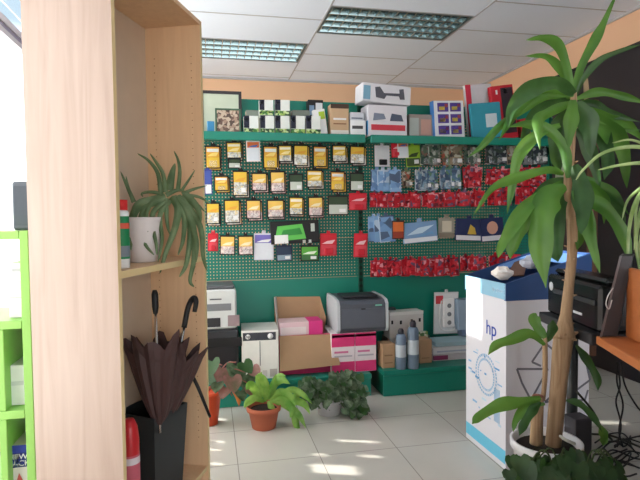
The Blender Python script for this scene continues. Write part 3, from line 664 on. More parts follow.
MB().lathe(c0, [(.018, 0), (.018, .001)], WHITE, 24, ax=R90).lathe(c1, [(.02, 0), (.02, .001)], WHITE, 24, ax=R90).build('emblem_disc', t)
text('hp', c0+Vector((0, -.002, .002)), .03, BLACK, t, xd); 
# open brown carton with pink box inside
yf = 3.80
a_, b_ = P(279, 340, yf), P(331, 374, yf)
t = thing('open_carton', 'opened brown cardboard carton with its flaps out, centre of the left base shelf', 'carton', ((a_.x+b_.x)/2, yf, ZBs))
x0, x1 = a_.x, b_.x; zr = P(300, 335, yf).z; dp = .28; th = .005
m_ = MB(); m_.box((x0, yf, ZBs+.001), (x1, yf+th, zr), M(214, 60, 120)).box((x0, yf+dp, ZBs+.001), (x1, yf+dp+th, zr), BROWNC).box((x0, yf+th, ZBs+.001), (x0+th, yf+dp, zr), BROWNC).box((x1-th, yf+th, ZBs+.001), (x1, yf+dp, zr), BROWNC).box((x0+th, yf+th, ZBs+.001), (x1-th, yf+dp, ZBs+.005), BROWNC)
m_.build('body', t)
pf = [P(279.5, 336, yf-.01), P(334, 334, yf-.01), P(340, 365, yf-.07), P(280, 371.5, yf-.07)]
MB().poly([pf[3], pf[2], pf[1], pf[0]], BROWNC, -.004).build('front_flap', t)
pk = [P(275.5, 338, yf+dp), P(319, 338, yf+dp), P(320, 296.5, yf+dp+.03), P(274, 297, yf+dp+.03)]
MB().poly(pk, BROWNC, -.004).build('back_flap', t)
pl = [P(273.5, 296, yf+dp-.0), P(277, 336, yf+.02), P(279, 338, yf+dp-.01), P(276, 298, yf+dp+.01)]
MB().poly([P(274, 297, yf+dp-.02), P(278, 336, yf+.01), P(279.5, 336, yf+dp-.02), P(276, 296.5, yf+dp+.02)], M(196, 190, 184), .004).build('side_flap', t)
MB().poly([P(320, 297, yf+dp+.02), P(326, 318, yf+dp*.6), P(324, 334, yf+.03), P(320, 336, yf+dp)], BROWNC, .004).build('side_flap', t)
MB().poly([P(334, 334, yf-.005), P(340, 333, yf+.03), P(341, 362, yf-.03), P(340, 365, yf-.068)], BROWNC, .004).build('corner_flap', t)
a_, b_ = P(279.5, 323, yf+.05), P(324, 336, yf+.05)
o = MB().bbox((a_.x, yf+.05, ZBs+.008), (b_.x-.012, yf+.23, a_.z), M(232, 200, 206), .003).box((a_.x+.22, yf+.048, zr-.02), (b_.x-.011, yf+.232, a_.z+.0015), M(226, 60, 140)).box((a_.x+.008, yf+.048, zr-.02), (a_.x+.2, yf+.0505, zr+.05), M(238, 224, 224)).build('toner_box')
tag(o, 'pale pink and magenta toner box inside the open carton', 'box')
# toner boxes under the grey printer
yf = 3.745
a_, b_ = P(331.5, 334, yf), P(376.3, 373, yf)
g = 'magenta toner cartons under the grey printer'
hh = (a_.z-ZBs); mid = a_.x+(b_.x-a_.x)*.52
MG = M(226, 58, 124)
for i, (xa, xb) in enumerate([(a_.x, mid-.0015), (mid+.0015, b_.x)]):
    m_ = MB(); m_.bbox((xa, yf, ZBs+.001), (xb, yf+.33, a_.z), M(236, 224, 228), .002)
    m_.box((xa+.001, yf-.0012, ZBs+hh*.66), (xb-.001, yf+.0005, a_.z-.002), MG).box((xa+.001, yf-.0012, ZBs+.004), (xb-.001, yf+.0005, ZBs+hh*.28), MG).box((xa+.02, yf-.0012, ZBs+hh*.4), (xb-.02, yf+.0005, ZBs+hh*.44), M(190, 180, 190)).box((xa+.02, yf-.0012, ZBs+hh*.5), (xb-.05, yf+.0005, ZBs+hh*.55), M(216, 120, 160))
    m_.box((xa+.001, yf-.0012, ZBs+hh*.9), (xb-.001, yf+.0008, ZBs+hh*.96), M(236, 110, 160))
    tag(m_.build('toner_carton'), ['magenta and white toner carton, left one under the grey printer', 'magenta and white toner carton, right one under the grey printer'][i], 'carton', g)
# grey laser printer
zp = a_.z+.003; yf = 3.72
xl, xr_ = P(337.5, 330, yf).x, P(388.5, 330, yf).x; zt = P(350, 301, yf).z
t = thing('printer', 'dark grey laser printer with light sides on the magenta cartons', 'printer', ((xl+xr_)/2, yf, zp))
DG = M(84, 88, 98, rough=.4)
prof = [(yf+.02, zp), (yf-.0, zp+.03), (yf+.005, zt-.03), (yf+.03, zt-.005), (yf+.12, zt+.01), (yf+.34, zt+.012), (yf+.36, zt-.03), (yf+.36, zp)]
def side(x, wdt, mt, grow=0):
    cyy = yf+.18; cz = (zp+zt)/2
    return MB().poly([(x, cyy+(q-cyy)*(1+grow), max(zp, cz+(z-cz)*(1+grow))) for q, z in prof], mt, wdt, Vector((1, 0, 0)))
side(xl+.022, xr_-xl-.044, DG).build('body', t)
side(xl, .021, M(196, 200, 206), .03).build('side_panel', t); side(xr_-.021, .021, M(196, 200, 206), .03).build('side_panel', t)
MB().bbox((xl+.06, yf+.06, zt+.011), (xr_-.06, yf+.26, zt+.026), M(44, 46, 52), .006).build('output_tray', t)
MB().bbox((xl+.03, yf-.006, zp+.035), (xr_-.03, yf+.003, zt-.06), M(92, 96, 106), .002).bbox((xl+.18, yf-.012, zt-.068), (xr_-.18, yf-.002, zt-.056), M(50, 52, 58), .002).build('front_door', t)
MB().box((xr_-.1, yf+.0, zt-.045), (xr_-.05, yf+.004, zt-.035), M(120, 190, 170)).build('badge', t)
# right base: boxes and cans
def rb(x, y): return G(x, y, ZBr).y
Yw = 3.93
carton('carton', 'white carton with small black squares behind the spray cans', 'carton', 389, 312.5, 424, 340, 3.93, .12, M(226, 222, 218), [(.05, .62, .1, .74, BLACK), (.3, .6, .36, .72, BLACK), (.62, .62, .68, .74, BLACK), (.86, .64, .92, .76, BLACK), (0, .9, 1, 1, M(240, 238, 234))], z0=ZBr+.13, ry=.08)
carton('carton', 'low plain box carrying the white carton behind the spray cans', 'carton', 387, 338, 430, 366, 3.95, .13, M(120, 118, 110), z0=ZBr+.001)
MB_ = carton('carton', 'small brown box left of the spray cans', 'box', 382.5, 344.5, 395, 368, 3.70, .12, BROWNC, [(.15, .5, .8, .56, M(140, 108, 80)), (.15, .2, .8, .24, M(140, 108, 80))], z0=ZBr+.001)
carton('carton', 'small brown box right of the spray cans', 'box', 419.8, 340, 432, 366, 3.76, .12, BROWNC, [(.15, .2, .8, .24, M(140, 108, 80))], z0=ZBr+.001)
carton('black_box', 'small dark object between the grey printer and the white carton', 'box', 388.5, 308, 396, 330, 4.02, .05, M(50, 60, 60), z0=ZBr+.12)
GP = patchy('leaf_print', [(120, 160, 90), (206, 206, 190), (90, 130, 80)], 30)
carton('box', 'green patterned box peeking above the right brown box', 'box', 418, 332, 428, 345, 3.90, .03, GP, z0=ZBr+.10)
def can(x0, x1, y0, y1, lb):
    y_ = rb((x0+x1)/2, y1); a, b = P(x0, y0, y_), P(x1, y1, y_); c = ((a.x+b.x)/2, y_+.0, ZBr+.001); r = (b.x-a.x)/2; hh = a.z-ZBr
    t = thing('spray_can', lb, 'spray can', c, 0, 'spray cans on the right base shelf')
    MB().lathe(c, [(r*.95, 0), (r, .006), (r, hh*.78), (r*.75, hh*.85), (r*.45, hh*.86)], M(112, 130, 150, rough=.3)).build('body', t)
    MB().lathe((c[0], c[1], c[2]+hh*.3), [(r*1.02, 0), (r*1.02, hh*.3)], M(196, 206, 214), cap=False).build('paper_label', t)
    MB().lathe((c[0], c[1], c[2]+hh*.86), [(r*.55, 0), (r*.55, hh*.08), (r*.35, hh*.13)], M(60, 60, 70)).build('cap', t)
can(395.8, 406, 328.5, 368.5, 'shorter blue-grey spray can, left of the taller one')
can(407.5, 418.5, 320.5, 368, 'taller blue-grey spray can beside the brown box')
g = 'flat packs lying on the right base shelf'
z_ = ZBr+.001
for i, (x0, x1, y0, c, d) in enumerate([(434, 470, 362, (214, 210, 206), [(0, .2, .35, .9, M(110, 60, 90))]), (433, 472, 355.5, (196, 190, 196), [(0, .2, .38, .9, M(130, 50, 90))]), (433, 472, 348, (222, 222, 226), [(.1, .3, .9, .5, M(170, 180, 200))]), (436, 474, 343, (160, 190, 200), [])]):
    a = P(x0, y0, 3.80)
    if i == 3: top = a.z+.01
    else: top = a.z
    o, *_ = carton('flat_pack', ['lowest flat pack beside the white bin, white with plum patch', 'second flat pack from the bottom, plum and grey', 'thick white flat pack third from the bottom', 'thin pale blue flat pack topmost of its stack'][i], 'flat pack', x0, y0, x1, 366, 3.80+.005*i, .2, M(*c), d, z0=z_, grp=g)
    hh = a.z-z_
    z_ = a.z+.0015
for i, (x0, y0, x1, y1, c) in enumerate([(458, 300, 474, 330, (150, 170, 190)), (462, 330, 480, 345, (110, 130, 160))]):
    carton('box', ['pale blue box on the right bay close behind the white bin', 'dull blue box under the pale blue one behind the white bin'][i], 'box', x0, y0, x1, y1 if i == 0 else y1, 3.95, .1, M(*c), z0=(P(460, 330, 3.95).z+.001 if i == 0 else z_+.001))
# ------------------------------------------------------------------ bookcase
B0 = Vector((-.295, 1.812, 0)); BA = math.radians(21.909); WB, DB, HB, TB = .74, .325, 2.2, .02
# local axes: x = along front (near to far), y = depth away from opening (to the back), z up
ux = Vector((math.sin(BA), math.cos(BA), 0)); uy = Vector((-ux.y, ux.x, 0))
XB = Matrix(((ux.x, uy.x, 0, B0.x), (ux.y, uy.y, 0, B0.y), (0, 0, 1, 0), (0, 0, 0, 1)))
t = thing('bookcase', 'tall open birch bookcase standing close on the left', 'bookcase', B0)
def bkbox(a, b, mt, name, faces=None, par=None): return MB(XB).box(a, b, mt, faces).build(name, par or t)
bkbox((0, 0, 0), (TB, DB, HB), BIRCH, 'side_panel', dict(right=EDGE, front=EDGE))
m_ = MB(XB); m_.box((WB-TB, 0, 0), (WB, DB, HB), BIRCHIN, dict(front=EDGE))
for yy in (.045, .225):
    for k in range(56):
        z = .3+k*.032
        m_.lathe((WB-TB-.0004, yy, z), [(.0028, 0), (.0028, .0003)], M(168, 120, 90), 8, ax=Matrix.Rotation(math.radians(90), 3, 'Y'))
m_.build('side_panel', t)
bkbox((TB, .268, .06), (WB-TB, .276, HB-.0005), BACKB, 'back_panel')
bkbox((0.0, 0, HB-.0), (WB, DB, HB+.018), BIRCHIN, 'top_panel')
ZS = 1.15
bkbox((TB+.001, .006, ZS-.024), (WB-TB-.001, 0.267, ZS), BIRCHIN, 'shelf', dict(front=EDGE))
bkbox((TB+.001, .006, .145), (WB-TB-.001, 0.267, .165), BIRCHIN, 'shelf', dict(front=EDGE))
bkbox((TB+.001, .03, 0), (WB-TB-.001, .045, .144), BIRCHIN, 'plinth')
def BL(x, y, z): return XB @ Vector((x, y, z))
def bkpt(xp, yp, ly):
    """point on the ray of the pixel at depth ly inside the bookcase"""
    d = ray(xp, yp); n = uy; k = ((B0+uy*ly)-O).dot(n)/d.dot(n); return O+d*k
# glue spray tube
p = BL(.12, .09, ZS)
t = thing('spray_bottle', 'slim bottle with a red cap and green label on the bookcase shelf', 'bottle', p)
q0, q1 = P(117, 262, p.y), P(128.5, 200, p.y)
r = .026; p = Vector((P(121.5, 230, p.y).x, p.y, ZS+.0005)); hh = P(122, 200, p.y).z-ZS
MB().lathe(p, [(r*.9, 0), (r, .006), (r, hh*.82), (r*.7, hh*.85)], M(228, 232, 232, rough=.3)).build('body', t)
MB().lathe((p.x, p.y, p.z+hh*.14), [(r*1.02, 0), (r*1.02, hh*.62)], M(26, 132, 82), cap=False).lathe((p.x, p.y, p.z+hh*.58), [(r*1.04, 0), (r*1.04, hh*.08)], M(214, 90, 70), cap=False).lathe((p.x, p.y, p.z+hh*.17), [(r*1.04, 0), (r*1.04, hh*.16)], M(120, 130, 140), cap=False).build('paper_label', t)
MB().lathe((p.x, p.y, p.z+hh*.85), [(r*.85, 0), (r*.85, hh*.15)], M(210, 44, 44)).build('cap', t)
# aloe on the shelf
pc = BL(.40, .13, ZS)
t = thing('potted_aloe', 'grey-green trailing aloe in a white pot on the bookcase shelf', 'potted plant', pc)
prf = [(.052, 0), (.058, .005), (.072, .10), (.078, .165), (.078, .18), (.07, .18), (.066, .15)]
MB().lathe((pc.x, pc.y, pc.z+.0005), prf, M(214, 208, 206), 28).build('pot', t)
MB().lathe((pc.x, pc.y, pc.z+.14), [(.066, 0), (.06, .012), (.001, .016)], SOIL, 20).build('soil', t)
al = MB()
def aloe(pts, w, dz=None):
    n = len(pts); dz = dz or [0, -.02, -.05, -.07, -.08, -.08]
    al.leaf([P(x, y, pc.y+dz[i]) for i, (x, y) in enumerate(pts)], w*.98/230, ALOE, None, .35, 5, 'grass', thick=.006)
U = [.0, .01, .02, .03, .03]
for pts, w in [([(161,195),(158,174),(149,161),(137.5,153.5)],5),([(165.6,192),(163,174),(156,162),(150,153.5)],5),([(178,190),(179.7,172),(178,160),(174,151)],4.5),([(169,190),(172,174),(175,163.5)],9),([(182,190),(190,178),(195,170)],3),
    ([(134,202),(127,186),(120.6,171.5)],4.5),([(133,202),(128,186),(126,176)],3.5),([(182,194),(194,189),(207,185.6)],4),([(184,195),(199,197),(211,204)],4),([(162,194),(151,192),(142,193.5),(143,197)],4),([(166,195),(178,190),(186,192)],5),([(188,200),(198,205),(205,212)],4)]:
    aloe(pts, w, U)
for pts, w in [([(164,200),(145,208),(140,228),(145,244),(154,255)],6.5),([(168,200),(153.5,212),(153,228),(156,243),(157,255)],6),([(166,198),(167,222),(170,235)],5),([(172,196),(178,208),(175,228),(166,252),(160,273)],9),([(178,197),(190,222),(187,261),(179.5,277)],8),
    ([(180,196),(193,225),(194,258),(190,280),(194,287)],7),([(182,197),(200,226),(203,255),(207,271)],7),([(166,198),(140,205),(131,225),(131,250)],10),([(160,202),(142,202),(134,212),(137,228)],9),([(184,194),(197,207),(201,222)],9),([(174,198),(184,215),(183,240),(178,255)],7),([(170,200),(160,215),(162,240),(158,262)],6),([(176,196),(186,210),(196,240),(196,262)],9),([(165,198),(152,203),(146,216),(148,232)],6)]:
    aloe(pts, w)
al.build('foliage', t)
# umbrella bin + umbrellas + red bottle
pb = BL(.50, .16, .166)
t = thing('umbrella_bin', 'tapered black bin holding the umbrellas in the bottom of the bookcase', 'bin', pb)
Xn = Matrix.Translation(pb) @ Matrix.Rotation(-BA-.25, 4, 'Z')
def frust(xf, r0, r1, h, th, mt):
    m_ = MB(xf)
    for s in (0, 1):
        pass
    o = [(-r0, -r0, 0), (r0, -r0, 0), (r0, r0, 0), (-r0, r0, 0), (-r1, -r1, h), (r1, -r1, h), (r1, r1, h), (-r1, r1, h)]
    q0, q1 = r0-th, r1-th
    i = [(-q0, -q0, th), (q0, -q0, th), (q0, q0, th), (-q0, q0, th), (-q1, -q1, h), (q1, -q1, h), (q1, q1, h), (-q1, q1, h)]
    f = [[3, 2, 1, 0]]+[[k, (k+1) % 4, 4+(k+1) % 4, 4+k] for k in range(4)]+[[8, 9, 10, 11]]+[[8+(k+1) % 4, 8+k, 12+k, 12+(k+1) % 4] for k in range(4)]+[[4+k, 4+(k+1) % 4, 12+(k+1) % 4, 12+k] for k in range(4)]
    return m_.add(o+i, f, mt)
frust(Xn, .085, .105, .35, .006, M(40, 44, 46, rough=.45)).build('bin', t)
UM = mat('umbrella_cloth', (70, 48, 46), .6, 0, .25, 14)
def umbrella(base, top, hook, lb, spread, seed):
    t = thing('umbrella', lb, 'umbrella', base, 0, 'brown umbrellas in the black bin'); rn = random.Random(seed)
    base, top = Vector(base), Vector(top); ax = (top-base).normalized(); u = ax.orthogonal().normalized(); v = ax.cross(u)
    Lh = (top-base).length; n = 8; rings = 12; vs = []; fs = []
    for k in range(rings):
        f = k/(rings-1); z = Lh*(.06+f*.66); R = spread*(f**.62)*(1 if f < .9 else 1.03)+.008
        for i in range(n*4):
            a = 2*math.pi*i/(n*4); rib = abs(math.cos(a*n/2)); rr = R*(.78+.22*rib)*(1+.10*math.sin(i*1.1+seed)*f)
            dip = (1-rib)*Lh*.10*f*f + (.04*Lh*math.sin(i*.9+seed*2) if f > .8 else 0)
            vs.append(base+ax*(z-dip)+(u*math.cos(a)+v*math.sin(a))*rr)
    m4 = n*4
    for k in range(rings-1):
        for i in range(m4): j = (i+1) % m4; fs.append([k*m4+i, k*m4+j, (k+1)*m4+j, (k+1)*m4+i])
    MB().add(vs, fs, UM, False).build('canopy', t)
    MB().tube([base, base+ax*Lh*.88], .006, ALU, 8, 1).build('shaft', t)
    if hook:
        s = top-ax*Lh*.14
        MB().tube([s, s+ax*.07, s+ax*.11+Vector((.006, 0, 0)), s+ax*.13+Vector((.018, -.01, 0)), s+ax*.115+Vector((.03, -.02, 0)), s+ax*.07+Vector((.032, -.02, 0))], [.012, .012, .012, .012, .012, .01], BLACK, 10).build('handle', t)
    else:
        s = top-ax*Lh*.12
        MB().tube([s, s+ax*.03, s+ax*.08, s+ax*.1], [.009, .014, .014, .008], BLACK, 10).build('handle', t)
    return t
bb = BL(.47, .17, .19)
umbrella(P(160, 433, BL(.42, .02, 0).y), P(155, 298, BL(.46, .16, 0).y), False, 'brown umbrella with a straight black handle and silver shaft', .118, 1)
umbrella(P(166, 425, BL(.50, .06, 0).y), P(187, 312, BL(.54, .08, 0).y), True, 'brown umbrella with a hooked black handle', .10, 3)
yl = BL(.6, .02, 0).y
o = MB().tube([P(190, 372, yl+.03), P(197, 385, yl), P(204, 402, yl-.01), P(210, 417, yl)], [.008, .008, .007, .006], BLACK, 8).build('umbrella_strap')
tag(o, 'black curved strap hanging out of the bin by the bookcase edge', 'strap')
yl = BL(.6, .05, 0).y
# red bottle near
p = BL(.18, .09, .166); yb_ = p.y
cx_ = P(130, 450, yb_).x; hh = P(131, 419, yb_).z-.166; r = .034
t = thing('red_bottle', 'red bottle with a pink and white label at the bottom of the bookcase', 'bottle', (cx_, yb_, .166))
MB().lathe((cx_, yb_, .1665), [(r*.9, 0), (r, .01), (r, hh*.82), (r*.85, hh*.93), (r*.5, hh)], M(190, 40, 46, rough=.3)).build('body', t)
MB().lathe((cx_, yb_, .1665+hh*.1), [(r*1.02, 0), (r*1.02, hh*.6)], M(196, 96, 112), cap=False).lathe((cx_, yb_, .1665+hh*.62), [(r*1.03, 0), (r*1.03, hh*.06)], M(216, 206, 210), cap=False).lathe((cx_, yb_, .1665+hh*.4), [(r*1.03, 0), (r*1.03, hh*.05)], M(216, 206, 210), cap=False).build('paper_label', t)
# ------------------------------------------------------------------ lime shelving behind the bookcase
yl = 2.1; xr_ = P(30, 300, yl).x; dp = .36
t = thing('shelf_unit', 'lime green open shelf unit by the shop window', 'shelf unit', (xr_-.4, yl, 0))
zt = P(20, 231, yl).z; m_ = MB(); th = .03
z2, z3 = P(15, 321, yl).z, P(15, 411, yl).z; z4 = z3-(z2-z3); xl = xr_-.86
for z in (zt, z2, z3, z4+.02, .05): MB().bbox((xl, yl, z-th), (xr_-th-.001, yl+dp, z), LIME, .002).build('shelf', t)
for xx in (xr_-th, xl-th): MB().bbox((xx, yl, 0), (xx+th, yl+dp, zt), LIME, .002).build('side_panel', t)
xd_ = P(2.5, 420, yl).x
MB().bbox((xd_-.012, yl+.001, .051), (xd_+.012, yl+dp-.001, z3-th-.001), LIME, .002).build('divider', t)
MB().bbox((xd_-.012, yl+.001, z3+.001), (xd_+.012, yl+dp-.001, z2-th-.001), LIME, .002).build('divider', t)
carton('speaker', 'dark grey speaker box standing on the lime shelf unit', 'speaker', 11, 181, 34, 229, yl+.08, .16, M(96, 104, 116), [(.1, .1, .9, .9, M(80, 88, 100))], z0=zt+.001, r=.008)
carton('paper_ream', 'white printed paper pack in the upper lime compartment', 'paper', 7.5, 263, 31, 318, yl+.06, .24, M(240, 238, 240), [(.2, .84, .6, .9, M(190, 186, 196)), (.15, .5, .7, .68, M(214, 210, 216)), (0, .36, 1, .38, M(196, 190, 200))], z0=z2+.001)
carton('paper_ream', 'white pack in the middle lime compartment', 'paper', 5, 366, 36, 404, yl+.06, .24, M(238, 238, 240), [(.1, .5, .6, .6, M(214, 214, 220))], z0=z3+.001)
o, X_, w, hh = carton('carton', 'blue and white carton in the lowest lime compartment', 'carton', 9.5, 446, 46, 497, yl+.05, .22, M(226, 216, 214), [(0, .6, 1, .86, M(36, 50, 120)), (.02, .62, .26, .84, WHITE), (0, .86, 1, 1, M(50, 66, 160))], z0=P(20, 500, yl+.05).z, r=.002)
BLUE = M(40, 70, 170)
text('hp', X_ @ Vector((-w*.72, -.003, hh*.73)), .04, BLUE, o)
text('HEWLETT', X_ @ Vector((w*.02, -.003, hh*.79)), .03, WHITE, o); text('PACKARD', X_ @ Vector((w*.02, -.003, hh*.67)), .03, WHITE, o)
MB(X_).poly([(-w*.9, -.003, hh*.1), (-w*.2, -.003, hh*.3), (-w*.5, -.003, hh*.5)], M(206, 90, 90), .001, Vector((0, 1, 0))).poly([(-w*.1, -.003, hh*.1), (w*.6, -.003, hh*.12), (w*.2, -.003, hh*.45)], M(90, 150, 170), .001, Vector((0, 1, 0))).build('printed_picture', o)
zcb = P(20, 500, yl+.05).z
carton('carton', 'plain dark carton under the blue and white one in the lime unit', 'carton', 9.5, 505, 46, 530, yl+.06, .22, M(90, 80, 76), z0=max(.0505, z4+.021) if zcb > z4+.05 else .0505)[0]
carton('grey_folder', 'dark folder standing behind the blue carton in the lime unit', 'folder', 8, 418, 16, 446, yl+.29, .03, M(70, 72, 84), z0=z4+.021)
carton('paper_ream', 'white block standing behind the blue carton in the lime unit', 'paper', 17, 420, 36, 446, yl+.28, .05, M(214, 214, 222), z0=z4+.021)
# ------------------------------------------------------------------ recycling bin (cardboard)
X0, X1b, Ya, Yb_ = 1.48, 1.97, 2.432, 2.862
zL = P(504, 284, Ya).z; zR = P(591, 253, Ya).z
BW = mat('bin_white', (228, 228, 236), .5, 0, .02, 5); BB = mat('bin_blue', (52, 84, 138), .4, 0, .06, 5); CY = M(110, 200, 232)
t = thing('recycling_bin', 'tall white cardboard recycling bin with a blue rim, beside the big plant', 'recycling bin', ((X0+X1b)/2, (Ya+Yb_)/2, 0))
th = .006; zb1 = .885
m_ = MB()
for (a, b) in (((X0, Ya), (X1b, Ya)), ((X0, Yb_-th), (X1b, Yb_-th))):
    m_.add([(a[0], a[1], .001), (b[0], b[1], .001), (b[0], b[1], zR-.05), (a[0], a[1], zL-.05), (a[0], a[1]+th, .001), (b[0], b[1]+th, .001), (b[0], b[1]+th, zR-.05), (a[0], a[1]+th, zL-.05)], [[0, 1, 2, 3], [7, 6, 5, 4], [0, 4, 5, 1], [3, 2, 6, 7], [0, 3, 7, 4], [1, 5, 6, 2]], BW)
m_.box((X0, Ya+th, .001), (X0+th, Yb_-th, zL-.05), BW).box((X1b-th, Ya+th, .001), (X1b, Yb_-th, zR-.05), BW).box((X0+th, Ya+th, .001), (X1b-th, Yb_-th, .01), BW)
m_.build('body', t)
e = .006; m_ = MB()
def slab(y0, y1, mt):
    a, b = X0-e, X1b+e
    m_.add([(a, y0, zb1), (b, y0, zb1), (b, y0, zR), (a, y0, zL), (a, y1, zb1), (b, y1, zb1), (b, y1, zR), (a, y1, zL)], [[0, 1, 2, 3], [7, 6, 5, 4], [0, 4, 5, 1], [3, 2, 6, 7], [0, 3, 7, 4], [1, 5, 6, 2]], mt)
slab(Ya-e, Ya-.0005, BB); slab(Yb_+.0005, Yb_+e, BB)
m_.box((X1b+.0005, Ya, zb1), (X1b+e, Yb_, zR), BB); m_.box((X0-e, Ya-.0, zb1+.005), (X0-.0005, Yb_, zL), M(150, 200, 226))  # left strip paler: sun overexposure painted into the rim blue
slab(Ya+th+.001, Ya+th+.003, BB); slab(Yb_-th-.003, Yb_-th-.001, BB); m_.box((X1b-th-.003, Ya+.01, zb1), (X1b-th-.001, Yb_-.01, zR), BB)
m_.build('rim', t)
# inner sloping lid leaving an opening toward the front
m_ = MB(); s_ = (zR-zL)/(X1b-X0)
def zl(x): return zL+(x-X0)*s_-.012
m_.poly([(X0+.2, Yb_-.13, zl(X0+.2)), (X1b-.01, Yb_-.13, zl(X1b-.01)), (X1b-.01, Yb_-.01, zl(X1b-.01)), (X0+.2, Yb_-.01, zl(X0+.2))], M(96, 140, 200), .004).poly([(X1b-.14, Ya+.012, zl(X1b-.14)), (X1b-.012, Ya+.012, zl(X1b-.012)), (X1b-.012, Yb_-.132, zl(X1b-.012)), (X1b-.14, Yb_-.132, zl(X1b-.14))], M(96, 140, 200), .004)
m_.build('lid', t)
# prints on the left face
m_ = MB(); XF = X0-.0012
LB = M(140, 186, 222); LB2 = M(96, 160, 212)
m_.box((XF, Ya+.002, .03), (X0-.0002, Yb_-.002, .10), CY).build('cyan_band', t)
m_ = MB()
cyc, czc = Ya+.20, P(483, 375, 2.63).z
for rr in (.115, .09):
    n_ = 36
    for i in range(n_):
        a0, a1 = 2*math.pi*i/n_, 2*math.pi*(i+.7)/n_
        m_.add([(XF, cyc+rr*math.cos(a0), czc+rr*math.sin(a0)), (XF, cyc+rr*math.cos(a1), czc+rr*math.sin(a1)), (XF, cyc+(rr-.012)*math.cos(a1), czc+(rr-.012)*math.sin(a1)), (XF, cyc+(rr-.012)*math.cos(a0), czc+(rr-.012)*math.sin(a0))], [[0, 1, 2, 3]], LB)
m_.build('printed_globe', t); m_ = MB()
for i in range(26):
    yy = random.uniform(Ya+.03, Yb_-.03); z = random.uniform(.2, .56); l = random.uniform(.01, .05)
    m_.box((XF, yy, z), (X0-.0002, min(yy+l, Yb_-.01), z+random.uniform(.004, .012)), random.choice([LB, LB2, M(200, 224, 240)]))
m_.build('printed_dashes', t); m_ = MB()
for i in range(5): m_.box((XF, Ya+.06+i*.012, .22), (X0-.0002, Ya+.066+i*.012, .40), LB)
m_.build('printed_pattern', t)
pl_ = PX(491, 329, X0-.002)
text('hp', (XF-.0004, pl_.y, pl_.z), .11, M(10, 60, 170), t, (0, -1, 0), (0, 0, 1))
pl_ = PX(502.5, 291, X0-.01)
text('hp planet', (X0-e-.001, Ya+.07, P(503, 292, Ya).z), .03, M(190, 220, 240), t, (0, -1, 0), (0, 0, 1))
# recycling arrows on the front face
m_ = MB(); GR = M(120, 122, 134); yq = Ya-.0014
def FP(x, y): q = P(x, y, Ya-.0014); return Vector((q.x, Ya-.0014, q.z))
def stroke(pts, w=.011):
    for a, b in zip(pts, pts[1:]):
        a, b = FP(*a), FP(*b); d = (b-a).normalized(); n = Vector((-d.z, 0, d.x))*w/2
        m_.poly([a-n, b-n, b+n, a+n], GR, .001, Vector((0, 1, 0)))
stroke([(517, 369), (548, 369), (531, 400), (522, 383), (517, 369)]); stroke([(532, 362), (545, 343), (556, 352)]); stroke([(532, 362), (541, 366)])
stroke([(560, 345), (573, 341), (586, 362), (590, 380), (574, 392)]); stroke([(560, 350), (575, 372)]); stroke([(545, 402), (585, 400), (588, 390)]); stroke([(545, 402), (556, 392)])
m_.build('recycling_symbol', t)
# crumpled paper and cardboard on top
def crumple(c, r, mt, name, lb, seed):
    rn = random.Random(seed); vs = []; fs = []; n, m2 = 12, 7
    for i in range(m2+1):
        th_ = math.pi*i/m2
        for j in range(n): a = 2*math.pi*j/n; k = r*rn.uniform(.75, 1.15); vs.append((c[0]+k*math.sin(th_)*math.cos(a)*1.2, c[1]+k*math.sin(th_)*math.sin(a), c[2]+k*math.cos(th_)*.7))
    for i in range(m2):
        for j in range(n): k = (j+1) % n; fs.append([i*n+j, i*n+k, (i+1)*n+k, (i+1)*n+j])
    return tag(MB().add(vs, fs, mt).build(name), lb, 'crumpled paper')
pA = P(503, 273, 2.56); crumple(pA, .05, M(244, 240, 236), 'crumpled_paper', 'crumpled white paper at the low end of the recycling bin', 1)
pA = P(531, 262, 2.60); crumple(pA, .05, M(196, 200, 214), 'crumpled_paper', 'crumpled grey-white paper ball in the middle of the bin opening', 2)
a_ = P(509, 276, 2.66); b_ = P(527, 262, 2.72)
tag(MB().poly([P(506, 277, 2.62), P(524, 276, 2.6), P(528, 258, 2.72), P(514, 263, 2.72)], mat('brown_card', (120, 92, 80), .8), .006).build('cardboard_scrap'), 'brown cardboard scrap sticking out of the recycling bin', 'cardboard')
tag(MB().box((X0+.03, Ya+.03, .012), (X1b-.03, Yb_-.03, .86), M(200, 196, 190)).build('waste_paper'), 'waste paper filling the recycling bin', 'paper', None, 'stuff')
# ------------------------------------------------------------------ dracaena
yd = 1.85
t = thing('corn_plant', 'tall cane plant with long drooping green leaves in front of the bin', 'potted plant', (P(545, 470, yd).x, yd, 0))
pcx = P(546, 460, yd).x; prx = (P(576, 445, yd).x-P(517, 445, yd).x)/2
zrim = P(546, 440, yd-prx*.0).z
MB().lathe((pcx, yd, .0), [(prx*.62, 0), (prx*.68, .01), (prx*.95, zrim-.03), (prx*1.03, zrim-.03), (prx*1.03, zrim), (prx*.95, zrim), (prx*.9, zrim-.04)], M(226, 226, 230), 32).build('pot', t)
MB().lathe((pcx, yd, zrim-.035), [(prx*.9, 0), (prx*.85, .008), (.001, .012)], SOIL, 28).build('soil', t)
m_ = MB(); sc = 1/205
pts = [(553, 447), (556, 415), (559, 380), (562, 350), (564, 335)]
m_.tube([P(x, y, yd) for x, y in pts], [.03, .031, .032, .037, .038], BARK, 14)
pts = [(564, 338), (566, 315), (569, 285), (572, 255), (572, 225), (570, 200), (569, 170), (571, 140), (573, 110), (574, 92)]
m_.tube([P(x, y, yd) for x, y in pts], [.042, .022, .019, .019, .02, .022, .019, .017, .016, .01], BARK, 12)
